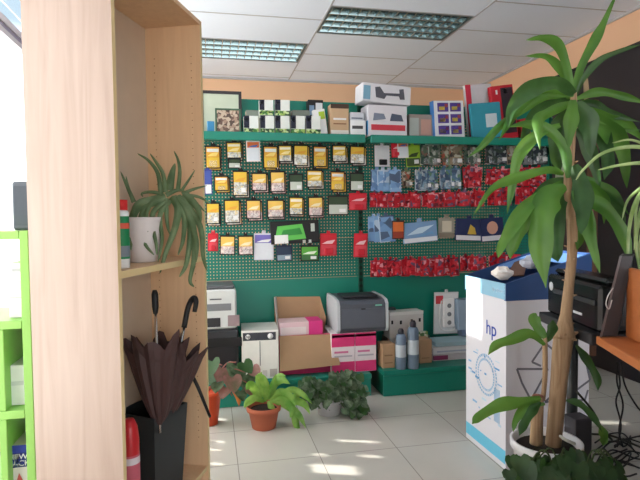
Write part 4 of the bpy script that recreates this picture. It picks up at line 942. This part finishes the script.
for k in range(26):     # leaf scars and knobs
    f = random.random(); y = 110+f*230; x = 572 if y < 260 else 572-(y-260)*.1
    c = P(x, y, yd); a = random.uniform(0, 6.3); d = Vector((math.cos(a), math.sin(a), .25))
    m_.tube([c+d*.012, c+d*.032], [.006, .002], BARK, 6, 1)
for k in range(12):
    c = P(565, 336, yd); a = k*.52; d = Vector((math.cos(a), math.sin(a)*.9, random.uniform(-.3, .4)))
    m_.tube([c+d*.026, c+d*.05], [.013, .003], BARK, 6, 1)
m_.build('trunk', t)
m_ = MB(); yk = yd-.02
m_.tube([P(536, 444, yk), P(537, 420, yk), P(538, 396, yk)], [.024, .023, .022], BARK, 14)
m_.lathe(P(538, 396, yk)+Vector((0, 0, -.001)), [(.0215, 0), (.017, .005)], M(130, 84, 70), 14)
m_.tube([P(543, 400, yk+.03), P(545, 375, yk+.01), P(545, 345, yk), P(545, 335, yk)], [.009, .010, .010, .006], BARK, 10)
m_.build('short_cane', t)
m_ = MB()
def lf(pts, w, d=0, m2=LEAF, fold=.22, dd=None):
    n = len(pts); dd = dd if dd is not None else random.uniform(-.16, .08)
    m_.leaf([P(x, y, yd+d+dd*(i/(n-1))) for i, (x, y) in enumerate(pts)], w*.74/248, m2, None, fold*random.choice([1, -1]), 7, 'lance', .15)
for a in [
 ([(574,100),(580,70),(594,42),(604,22),(618,-10)],12,0,LEAF),
 ([(572,97),(567,68),(558,45),(543,38),(526,40)],12,-.02,LEAF),
 ([(571,95),(562,72),(547,57),(525,56)],10,.02,LEAF),
 ([(574,100),(584,78),(600,60),(620,51),(642,44)],8,0,LEAFD),
 ([(574,94),(556,83),(530,90),(512,108),(508,128)],19,-.05,LEAFD),
 ([(573,98),(545,97),(522,110),(500,126),(482,146),(467,158)],11,.03,LEAF),
 ([(568,178),(565,150),(550,131),(527,124),(508,127)],14,-.06,LEAF),
 ([(560,125),(537,135),(519,155),(513,182),(507,214)],15,-.02,LEAF),
 ([(564,174),(548,170),(520,177),(493,188),(473,216)],12,0,LEAF),
 ([(566,186),(552,195),(543,215),(541,250),(546,288)],32,-.08,LEAF),
 ([(562,183),(534,200),(517,219),(502,245),(498,258)],17,-.04,LEAF),
 ([(560,188),(538,203),(521,228),(512,246),(510,259)],20,-.02,LEAF),
 ([(574,165),(581,185),(583,210),(581,234)],24,-.05,LEAFD),
 ([(574,182),(592,188),(604,202),(604,224)],16,-.02,LEAF),
 ([(574,178),(596,184),(615,196),(629,215)],14,.0,LEAFD),
 ([(574,190),(584,210),(591,240),(600,273)],17,-.06,LEAF),
 ([(573,100),(598,92),(622,96),(648,104)],11,0,LEAF),
 ([(574,103),(596,105),(612,114),(640,122)],11,.05,LEAFD),
 ([(575,106),(604,118),(625,124),(645,142)],16,-.04,LEAF),
 ([(577,108),(604,126),(622,148),(627,188)],24,-.04,LEAF),
 ([(573,100),(571,122),(567,152)],17,-.1,LEAF),
 ([(576,103),(588,122),(591,158)],24,-.08,LEAFD),
 ([(574,104),(560,125),(556,152),(560,172)],22,.03,LEAFD),
 ([(575,196),(602,206),(622,232),(632,268)],18,-.02,LEAF),
 ([(572,100),(545,108),(528,126),(522,150)],17,.04,LEAFD),
 ([(572,96),(540,90),(516,112),(499,140)],13,.06,LEAF),
 ([(574,108),(600,130),(608,160),(604,180)],20,.06,LEAFD),
 ([(568,190),(556,215),(556,250),(558,262)],22,.02,LEAFD),
 ([(572,188),(577,215),(579,240),(577,250)],14,.05,LEAF),
 ([(570,180),(548,186),(532,215),(531,245)],17,.05,LEAFD),
 ([(572,182),(600,195),(618,215),(620,240)],18,.06,LEAFD),
 ([(573,102),(550,112),(538,122),(540,150)],14,-.02,LEAF),
 ([(574,108),(590,104),(612,128),(640,130)],12,.08,LEAF),
 ([(571,120),(585,140),(594,165),(600,190)],17,.02,LEAFD),
 ([(545,338),(538,328),(534,318),(536,313)],14,-.05,LEAF), ([(545,345),(530,334),(510,340),(496,345),(488,355)],13,-.08,LEAF), ([(546,342),(552,330),(553,320)],12,0,LEAFD),
 ([(541,398),(520,402),(500,405),(480,416),(472,424)],15,-.1,LEAF), ([(540,402),(526,408),(516,420),(513,432)],10,-.1,LEAF), ([(541,402),(533,410),(524,424),(519,436)],11,-.12,LEAFD), ([(545,404),(530,405),(520,412)],8,-.05,LEAF),
 ([(576,345),(587,360),(597,378),(598,391)],11,0,LEAFD), ([(566,400),(580,404),(594,418),(602,432)],9,-.05,LEAFD), ([(600,425),(604,436),(603,446)],11,-.05,LEAF)]:
    lf(*a)
m_.build('foliage', t)
MB().poly([P(584, 100, yd), P(589, 98, yd), P(587, 80, yd), P(584, 72, yd), P(583, 85, yd)], M(150, 130, 100), .006).build('dead_leaf', t)
# heart leaf vine at the foot
def heart(mb_, c, s, nrm, upd, mt):
    nrm = Vector(nrm).normalized(); x = Vector(upd).cross(nrm).normalized(); y = nrm.cross(x)
    pr = [(0, -.1), (.28, .12), (.5, .02), (.56, -.25), (.42, -.6), (.2, -.88), (0, -1.05), (-.2, -.88), (-.42, -.6), (-.56, -.25), (-.5, .02), (-.28, .12)]
    cc = c+y*(-.42*s)-nrm*(-.0); vs = [cc-nrm*.06*s]+[c+x*a*s+y*b*s+nrm*(.10*s*abs(a)) for a, b in pr]
    mb_.add(vs, [[0, i+1, (i+1) % 12+1] for i in range(12)], mt, True)
def bush(mb_, cs, n, size, mats, depth, lift=.0, spread=1.0):
    for k in range(n):
        x, y, rx, ry = random.choice(cs); a = random.uniform(0, 6.283); q = math.sqrt(random.random())
        c = P(x+rx*q*math.cos(a), y+ry*q*math.sin(a), depth+random.uniform(-.09, .09)*spread); c.z = max(c.z, .03)
        heart(mb_, c, size*random.uniform(.7, 1.2), (random.uniform(-.5, .5), -1, random.uniform(.1, 1.2)), (random.uniform(-.7, .7), 0, 1), random.choice(mats))
VD = leafmat('vine_leaf', (40, 62, 42), (70, 98, 66), (80, 110, 60), 12)
yv = 1.6
t = thing('vine_plant', 'dark heart-leaved vine spreading in front of the white pot', 'potted plant', (P(570, 475, yv).x, yv, 0))
vx = P(572, 475, yv).x
MB().lathe((vx, yv, 0), [(.07, 0), (.09, .1), (.095, .1), (.088, .09)], TERRA, 24).build('pot', t)
m_ = MB(); bush(m_, [(518, 467, 10, 12), (545, 470, 16, 14), (570, 462, 20, 14), (600, 472, 22, 16), (560, 480, 40, 10)], 130, .05, [VD, VD, LEAFD], yv)
for px_, py_ in ((519, 461), (524, 470), (563, 462), (578, 468), (556, 474), (596, 470), (608, 474), (540, 476), (585, 480)):
    heart(m_, P(px_, py_-5, yv-.1), .062, (random.uniform(-.3, .3), -1, .5), (random.uniform(-.4, .4), 0, 1), VD)
m_.build('foliage', t)
m_ = MB()
for k in range(10):
    a = (random.uniform(520, 620), random.uniform(455, 475)); m_.tube([Vector((vx, yv, .12)), P((a[0]+572)/2, 455, yv), P(*a, yv-.05)], .0025, M(70, 90, 50), 5)
m_.build('stem', t)
# spider plant at the right edge, on a tall stand outside the frame
ys = 1.7; cs = P(662, 165, ys)
t = thing('spider_plant', 'arching thin pale leaves coming in from the right edge', 'potted plant', (cs.x+.06, ys, 0))
m_ = MB()
for pts, w in [([(668,160),(640,147),(605,152),(583,170),(576,180)],4),([(668,165),(640,163),(615,166),(598,170)],4),([(668,168),(645,185),(628,200),(622,220)],4),([(668,170),(640,195),(629,230),(628,292)],5),([(668,172),(645,200),(636,240),(640,275)],5),([(668,160),(655,150),(632,140),(612,143)],3.5),([(668,175),(648,215),(640,250),(646,290)],5),([(668,165),(650,170),(637,205),(634,250)],4),([(668,150),(690,120),(710,130)],5),([(668,160),(700,170),(715,210)],5)]:
    m_.leaf([P(x, y, ys+(-.05 if i == 1 else 0)) for i, (x, y) in enumerate(pts)], w/230, SPID, None, .2, 5, 'grass')
m_.build('foliage', t)
c = P(668, 172, ys)
MB().lathe((c.x, c.y, c.z-.15), [(.055, 0), (.075, .13), (.08, .13), (.08, .15), (.07, .15), (.066, .13)], TERRA, 24).build('pot', t)
tag(MB().lathe((c.x, c.y, 0), [(.12, 0), (.12, .02), (.015, .03), (.015, c.z-.17), (.07, c.z-.165), (.07, c.z-.151)], BLACK, 20).build('plant_stand'), 'slim black stand at the right edge carrying the spider plant', 'plant stand')
# ------------------------------------------------------------------ desk, screen, black printer
ZD = .88
dA, dB = G(598, 337, ZD), G(640, 362, ZD); dv = (dB-dA).normalized(); dn = Vector((-dv.y, dv.x, 0))
if dn.x < 0: dn = -dn
OW = wood('orange_wood', (172, 98, 52), (188, 114, 64), 'Y', 3)
def DK(u, v, z): p = dA+dv*u+dn*v; return Vector((p.x, p.y, z))
XD = Matrix(((dv.x, dn.x, 0, dA.x), (dv.y, dn.y, 0, dA.y), (0, 0, 1, 0), (0, 0, 0, 1)))
t = thing('desk', 'orange wooden desk at the right edge with an upright wooden panel', 'desk', (dA.x, dA.y, 0))
MB(XD).bbox((-.02, 0, ZD-.03), (1.1, .62, ZD), OW, .003).build('desktop', t)
MB(XD).bbox((-.018, .10, ZD+.001), (1.1, .12, 1.13), OW, .003).build('upright_panel', t)
MB(XD).bbox((.345, .02, 0), (.375, .6, ZD-.031), M(34, 28, 34), .003).build('leg_panel', t)
MB(XD).bbox((1.06, .02, 0), (1.09, .6, ZD-.031), OW, .003).build('leg_panel', t)
# dark screen standing at the desk edge, leaning
yq = 1.96
t = thing('monitor', 'dark grey screen seen from its side at the front of the wooden panel', 'monitor', G(608, 336, ZD))
pp = [G(601, 337.5, ZD), G(617, 337, ZD)]
pb0 = P(601, 337.5, pp[0].y); pb1 = P(617, 336, pp[0].y-.01); pt1 = P(633, 256, pp[0].y-.03); pt0 = P(621, 256, pp[0].y-.02)
for q in (pb0, pb1): q.z = max(q.z, ZD+.002)
back_ = Vector((.20, .22, .0))
def hexa(mb_, f4, d, mt): 
    vs = list(f4)+[p+d for p in f4]; mb_.add(vs, [[0, 1, 2, 3], [7, 6, 5, 4], [0, 4, 5, 1], [1, 5, 6, 2], [2, 6, 7, 3], [3, 7, 4, 0]], mt); return mb_
hexa(MB(), [pb0+Vector((.004, 0, 0)), pb1, pt1, pt0+Vector((.004, 0, 0))], Vector((.09, .09, 0)), M(60, 60, 64)).build('housing', t)
hexa(MB(), [pb0-Vector((.006, 0, 0)), pb0+Vector((.003, 0, 0)), pt0+Vector((.003, 0, 0)), pt0-Vector((.006, 0, 0))], Vector((.09, .09, 0)), M(120, 120, 124)).build('bezel', t)
o = MB().tube([*[P(x, y, pp[0].y-.03) for x, y in ((613, 288), (608, 296), (606, 304), (609, 309), (612, 300))]], .002, M(200, 200, 200), 6).build('white_cable'); tag(o, 'thin white cable looping down the edge of the dark screen', 'cable')
# black printer beside it: bottom edge runs (545,312) -> (600,338)
zP = .87; q0, q1 = G(547, 312, zP), G(599, 334, zP)
pv = (q1-q0).normalized(); pn = Vector((-pv.y, pv.x, 0))
if pn.x < 0: pn = -pn
XQ = Matrix(((pv.x, pn.x, 0, q0.x), (pv.y, pn.y, 0, q0.y), (0, 0, 1, zP), (0, 0, 0, 1)))
Lp = (q1-q0).length; d_ = ray(549, 268); k_ = (q0.y)/d_.y; hp_ = (O+d_*k_).z-zP
t = thing('printer', 'glossy black office printer on the black stand behind the trunk', 'printer', q0)
BK = M(24, 25, 28, rough=.22)
MB(XQ).bbox((.0, .0, .001), (Lp, .13, hp_*.88), BK, .012).build('body', t)
MB(XQ).bbox((.005, .03, hp_*.88+.001), (Lp-.005, .13, hp_), M(34, 36, 40, rough=.2), .012).build('scanner_lid', t)
MB(XQ).bbox((Lp*.18, -.012, hp_*.50), (Lp*.95, -.0005, hp_*.60), M(60, 62, 66, rough=.25), .003).build('output_tray', t)
MB(XQ).box((Lp*.56, -.002, hp_*.22), (Lp*.72, -.0005, hp_*.27), M(206, 206, 210)).build('badge', t)
MB(XQ).lathe(XQ.inverted() @ (XQ @ Vector((Lp*.1, -.001, hp_*.62))), [(.02, 0), (.02, .001)], M(206, 210, 216), 16, ax=R90).build('emblem_disc', t)
MB(XQ).poly([(Lp*.45, -.014, hp_*.56), (Lp*.6, -.014, hp_*.52), (Lp*.62, -.014, hp_*.6), (Lp*.5, -.014, hp_*.62)], M(150, 156, 160), .001, Vector((0, 1, 0))).build('window_glint', t) if False else None
t = thing('printer_stand', 'black pedestal stand with a tray under the black printer', 'stand', (XQ @ Vector((Lp*.35, .15, 0)))*1)
MB(XQ).bbox((-.02, -.03, -.045), (Lp+.0, .14, -.0015), M(42, 42, 46), .004).build('tray', t)
yy_ = 2.12
pc_ = P(572, 400, yy_)
MB().tube([Vector((pc_.x, yy_, .03)), Vector((pc_.x, yy_, zP-.046))], .024, M(38, 42, 44, rough=.3), 16, 1).build('pole', t)
MB().bbox((pc_.x-.12, yy_-.1, .0), (pc_.x+.14, yy_+.12, .03), BLACK, .006).build('foot', t)
o, *_ = carton('adapter_box', 'small dark power box on the floor beside the black pole', 'box', 576, 420, 592, 452, 2.0, .08, M(52, 50, 56), z0=.001)
# cables
g = 'black cables hanging below the desk'
for i, pts in enumerate([[(617, 362), (620, 385), (616, 402), (621, 425), (617, 447)], [(618, 362), (617, 382), (623, 405), (619, 430), (623, 447)], [(621, 362), (625, 385), (636, 405), (645, 415)]]):
    tag(MB().tube([P(x, y, 1.9) for x, y in pts], .004, BLACK, 6).build('cable'), ['black cable hanging under the desk, leftmost of the three', 'black cable hanging under the desk, twisted against the leftmost', 'black cable swinging right under the desk'][i], 'cable', g)
m_ = MB()
for k in range(16):
    x0 = random.uniform(590, 615); y0 = random.uniform(440, 470)
    pts = [G(x0+j*random.uniform(8, 16), y0+random.uniform(-8, 10), .012+.02*random.random()) for j in range(4)]
    m_.tube(pts, .0045, BLACK, 6)
tag(m_.build('cable_tangle'), 'tangle of black cables on the floor at the bottom right', 'cables', None, 'stuff')
for i, pts in enumerate([[(577, 392), (592, 410), (603, 430), (612, 440)], [(592, 434), (612, 436), (640, 447)]]):
    tag(MB().tube([P(x, y, 1.95) for x, y in pts], .005, M(40, 44, 38), 6).build('cable'), ['thick dark cable sloping from the black pole to the floor', 'dark cable running right toward the desk leg'][i], 'cable')
tag(MB().tube([P(560, 436, 1.78), P(566, 440, 1.75), P(575, 444, 1.74)], .006, M(190, 190, 180), 8).build('white_plug_cable'), 'short pale cable end beside the trunk at the pot rim', 'cable')
# ------------------------------------------------------------------ floor pots
# terracotta with light green plant
c = G(264, 427); r = (P(280, 404, c.y).x-P(247, 404, c.y).x)/2; zt = P(264, 405, c.y).z
t = thing('potted_plant', 'light green leafy plant in a terracotta pot on the floor', 'potted plant', c)
MB().lathe((c.x, c.y, .0), [(r*.68, 0), (r*.72, .004), (r*.93, zt-.03), (r*1.03, zt-.03), (r*1.05, zt), (r*.96, zt), (r*.9, zt-.03)], TERRA, 28).build('pot', t)
MB().lathe((c.x, c.y, zt-.03), [(r*.88, 0), (r*.8, .008), (.001, .012)], SOIL, 24).build('soil', t)
m_ = MB()
for pts, w in [([(262,402),(255,390),(250,385),(246,390)],9),([(265,402),(266,388),(262,378),(255,376)],8),([(268,400),(274,385),(282,380),(290,384)],8),([(270,400),(280,392),(290,396),(296,406)],8),([(266,400),(272,388),(276,374)],7),([(270,402),(283,398),(292,408),(290,418)],9),([(264,402),(256,398),(248,402),(244,408)],8),([(268,401),(272,410),(270,420)],7),([(272,400),(284,404),(298,414),(306,428)],8),([(273,402),(290,400),(304,404),(310,414)],8),([(274,402),(292,408),(296,424),(300,432)],8),([(274,400),(290,390),(302,394),(312,404)],7),([(270,398),(278,378),(286,376)],7),([(285,405),(296,396),(303,390)],7),([(264,398),(258,380),(262,372)],6)]:
    m_.leaf([P(x, y, c.y-.03*i) for i, (x, y) in enumerate(pts)], w*.9/150, LIGHTL, None, .25, 5, 'lance')
m_.build('foliage', t)
# begonia left in orange pot
c = G(216, 423); r = .085
t = thing('potted_plant', 'begonia with large reddish leaves in a bright orange pot by the bookcase', 'potted plant', c); zt = P(216, 390, c.y).z
MB().lathe((c.x-.04, c.y, 0), [(r*.62, 0), (r*.9, zt-.02), (r, zt-.02), (r, zt), (r*.92, zt), (r*.88, zt-.02)], M(214, 80, 44, rough=.4), 28).build('pot', t)
MB().lathe((c.x-.04, c.y, zt-.03), [(r*.86, 0), (.001, .01)], SOIL, 24).build('soil', t)
m_ = MB()
for px_, py_, s, mt in [(222, 365, .15, REDL), (236, 362, .17, VARIE), (232, 374, .14, REDL), (245, 372, .15, VARIE), (249, 384, .12, REDL), (214, 372, .13, LEAFD), (226, 384, .11, REDL), (212, 358, .12, LEAFD), (252, 366, .1, REDL), (240, 388, .1, VARIE), (218, 380, .1, VARIE), (243, 360, .12, LEAFD)]:
    heart(m_, P(px_, py_+2, c.y-.05+random.uniform(-.08, .08)), s*.8, (random.uniform(-.5, .5), -.7, random.uniform(.5, 1.1)), (random.uniform(-.8, .8), 0, 1), mt)
m_.build('foliage', t)
m_ = MB()
for q in [(222, 365), (236, 362), (245, 372), (249, 384), (232, 396)]: m_.tube([Vector((c.x-.04, c.y, zt)), P((q[0]+214)/2, (q[1]+380)/2-6, c.y), P(q[0], q[1], c.y-.03)], .004, M(150, 90, 80), 6)
m_.leaf([P(232, 388, c.y-.05), P(238, 396, c.y-.06), P(239, 406, c.y-.06)], .04, M(190, 110, 50), None, .2, 4)
m_.build('stem', t)
# big dark variegated plant
c = G(330, 414); c.y += .02
t = thing('potted_plant', 'wide dark variegated plant in a white pot in front of the left base shelf', 'potted plant', c)
MB().lathe((c.x, c.y, 0), [(.075, 0), (.1, .09), (.105, .09), (.105, .1), (.095, .1), (.09, .08)], M(214, 214, 218), 28).build('pot', t)
m_ = MB(); bush(m_, [(318, 388, 14, 10), (340, 386, 24, 11), (352, 396, 16, 14), (330, 396, 26, 10), (358, 404, 10, 10), (308, 382, 8, 7), (345, 376, 14, 6)], 330, .045, [VARIE, VARIE, LEAFD], c.y-.08, 0, 1.0)
m_.build('foliage', t)
m_ = MB()
for k in range(12): m_.tube([Vector((c.x, c.y, .09)), P(random.uniform(320, 345), 392, c.y-.04), P(random.uniform(305, 365), random.uniform(380, 405), c.y-.07)], .003, M(90, 80, 60), 5)
m_.build('stem', t)
# small pieces ride on the part that carries them
for t in [o for o in bpy.data.objects if 'category' in o and not o.parent]:
    base = [c for c in t.children if c.name.split('.')[0] in ('body', 'card', 'carton', 'pack', 'housing')]
    if not base: continue
    for c in list(t.children):
        if c.name.split('.')[0] in ('badge', 'emblem_disc', 'price_sticker', 'paper_label', 'printed_label', 'lettering', 'control_panel', 'output_slot', 'trim_strip', 'printed_globe', 'printed_dashes', 'printed_pattern', 'cyan_band', 'recycling_symbol', 'red_badge', 'tube_lamp'):
            c.parent = base[0]
# ------------------------------------------------------------------ light
w = bpy.data.worlds.new('sky'); bpy.context.scene.world = w; w.use_nodes = True; N, K = w.node_tree.nodes, w.node_tree.links
bg = N['Background']; tc = N.new('ShaderNodeTexCoord'); s = N.new('ShaderNodeSeparateXYZ'); K.new(tc.outputs['Generated'], s.inputs[0])
r = N.new('ShaderNodeValToRGB'); r.color_ramp.elements[0].position = 0; r.color_ramp.elements[0].color = (.72, .72, .72, 1)
r.color_ramp.elements[1].position = .5; r.color_ramp.elements[1].color = (.12, .16, .2, 1)
e_ = r.color_ramp.elements.new(.05); e_.color = (1, 1, 1, 1); e_ = r.color_ramp.elements.new(.22); e_.color = (.95, .98, 1, 1)
e_ = r.color_ramp.elements.new(.31); e_.color = (.12, .16, .19, 1)
K.new(s.outputs[2], r.inputs[0]); K.new(r.outputs[0], bg.inputs[0]); bg.inputs[1].default_value = 5.2
sl = bpy.data.lights.new('sun', 'SUN'); sl.energy = 12; sl.angle = .014; sl.color = (1, .95, .86)
so = bpy.data.objects.new('sun', sl); C.objects.link(so); so.rotation_euler = (-SUN).to_track_quat('Z', 'Y').to_euler()
vs_ = bpy.context.scene.view_settings
vs_.view_transform = 'Standard'; vs_.look = 'None'; vs_.gamma = 1; vs_.use_curve_mapping = False; vs_.exposure = 0.0
bpy.context.scene.cycles.max_bounces = 8; bpy.context.scene.cycles.transparent_max_bounces = 12
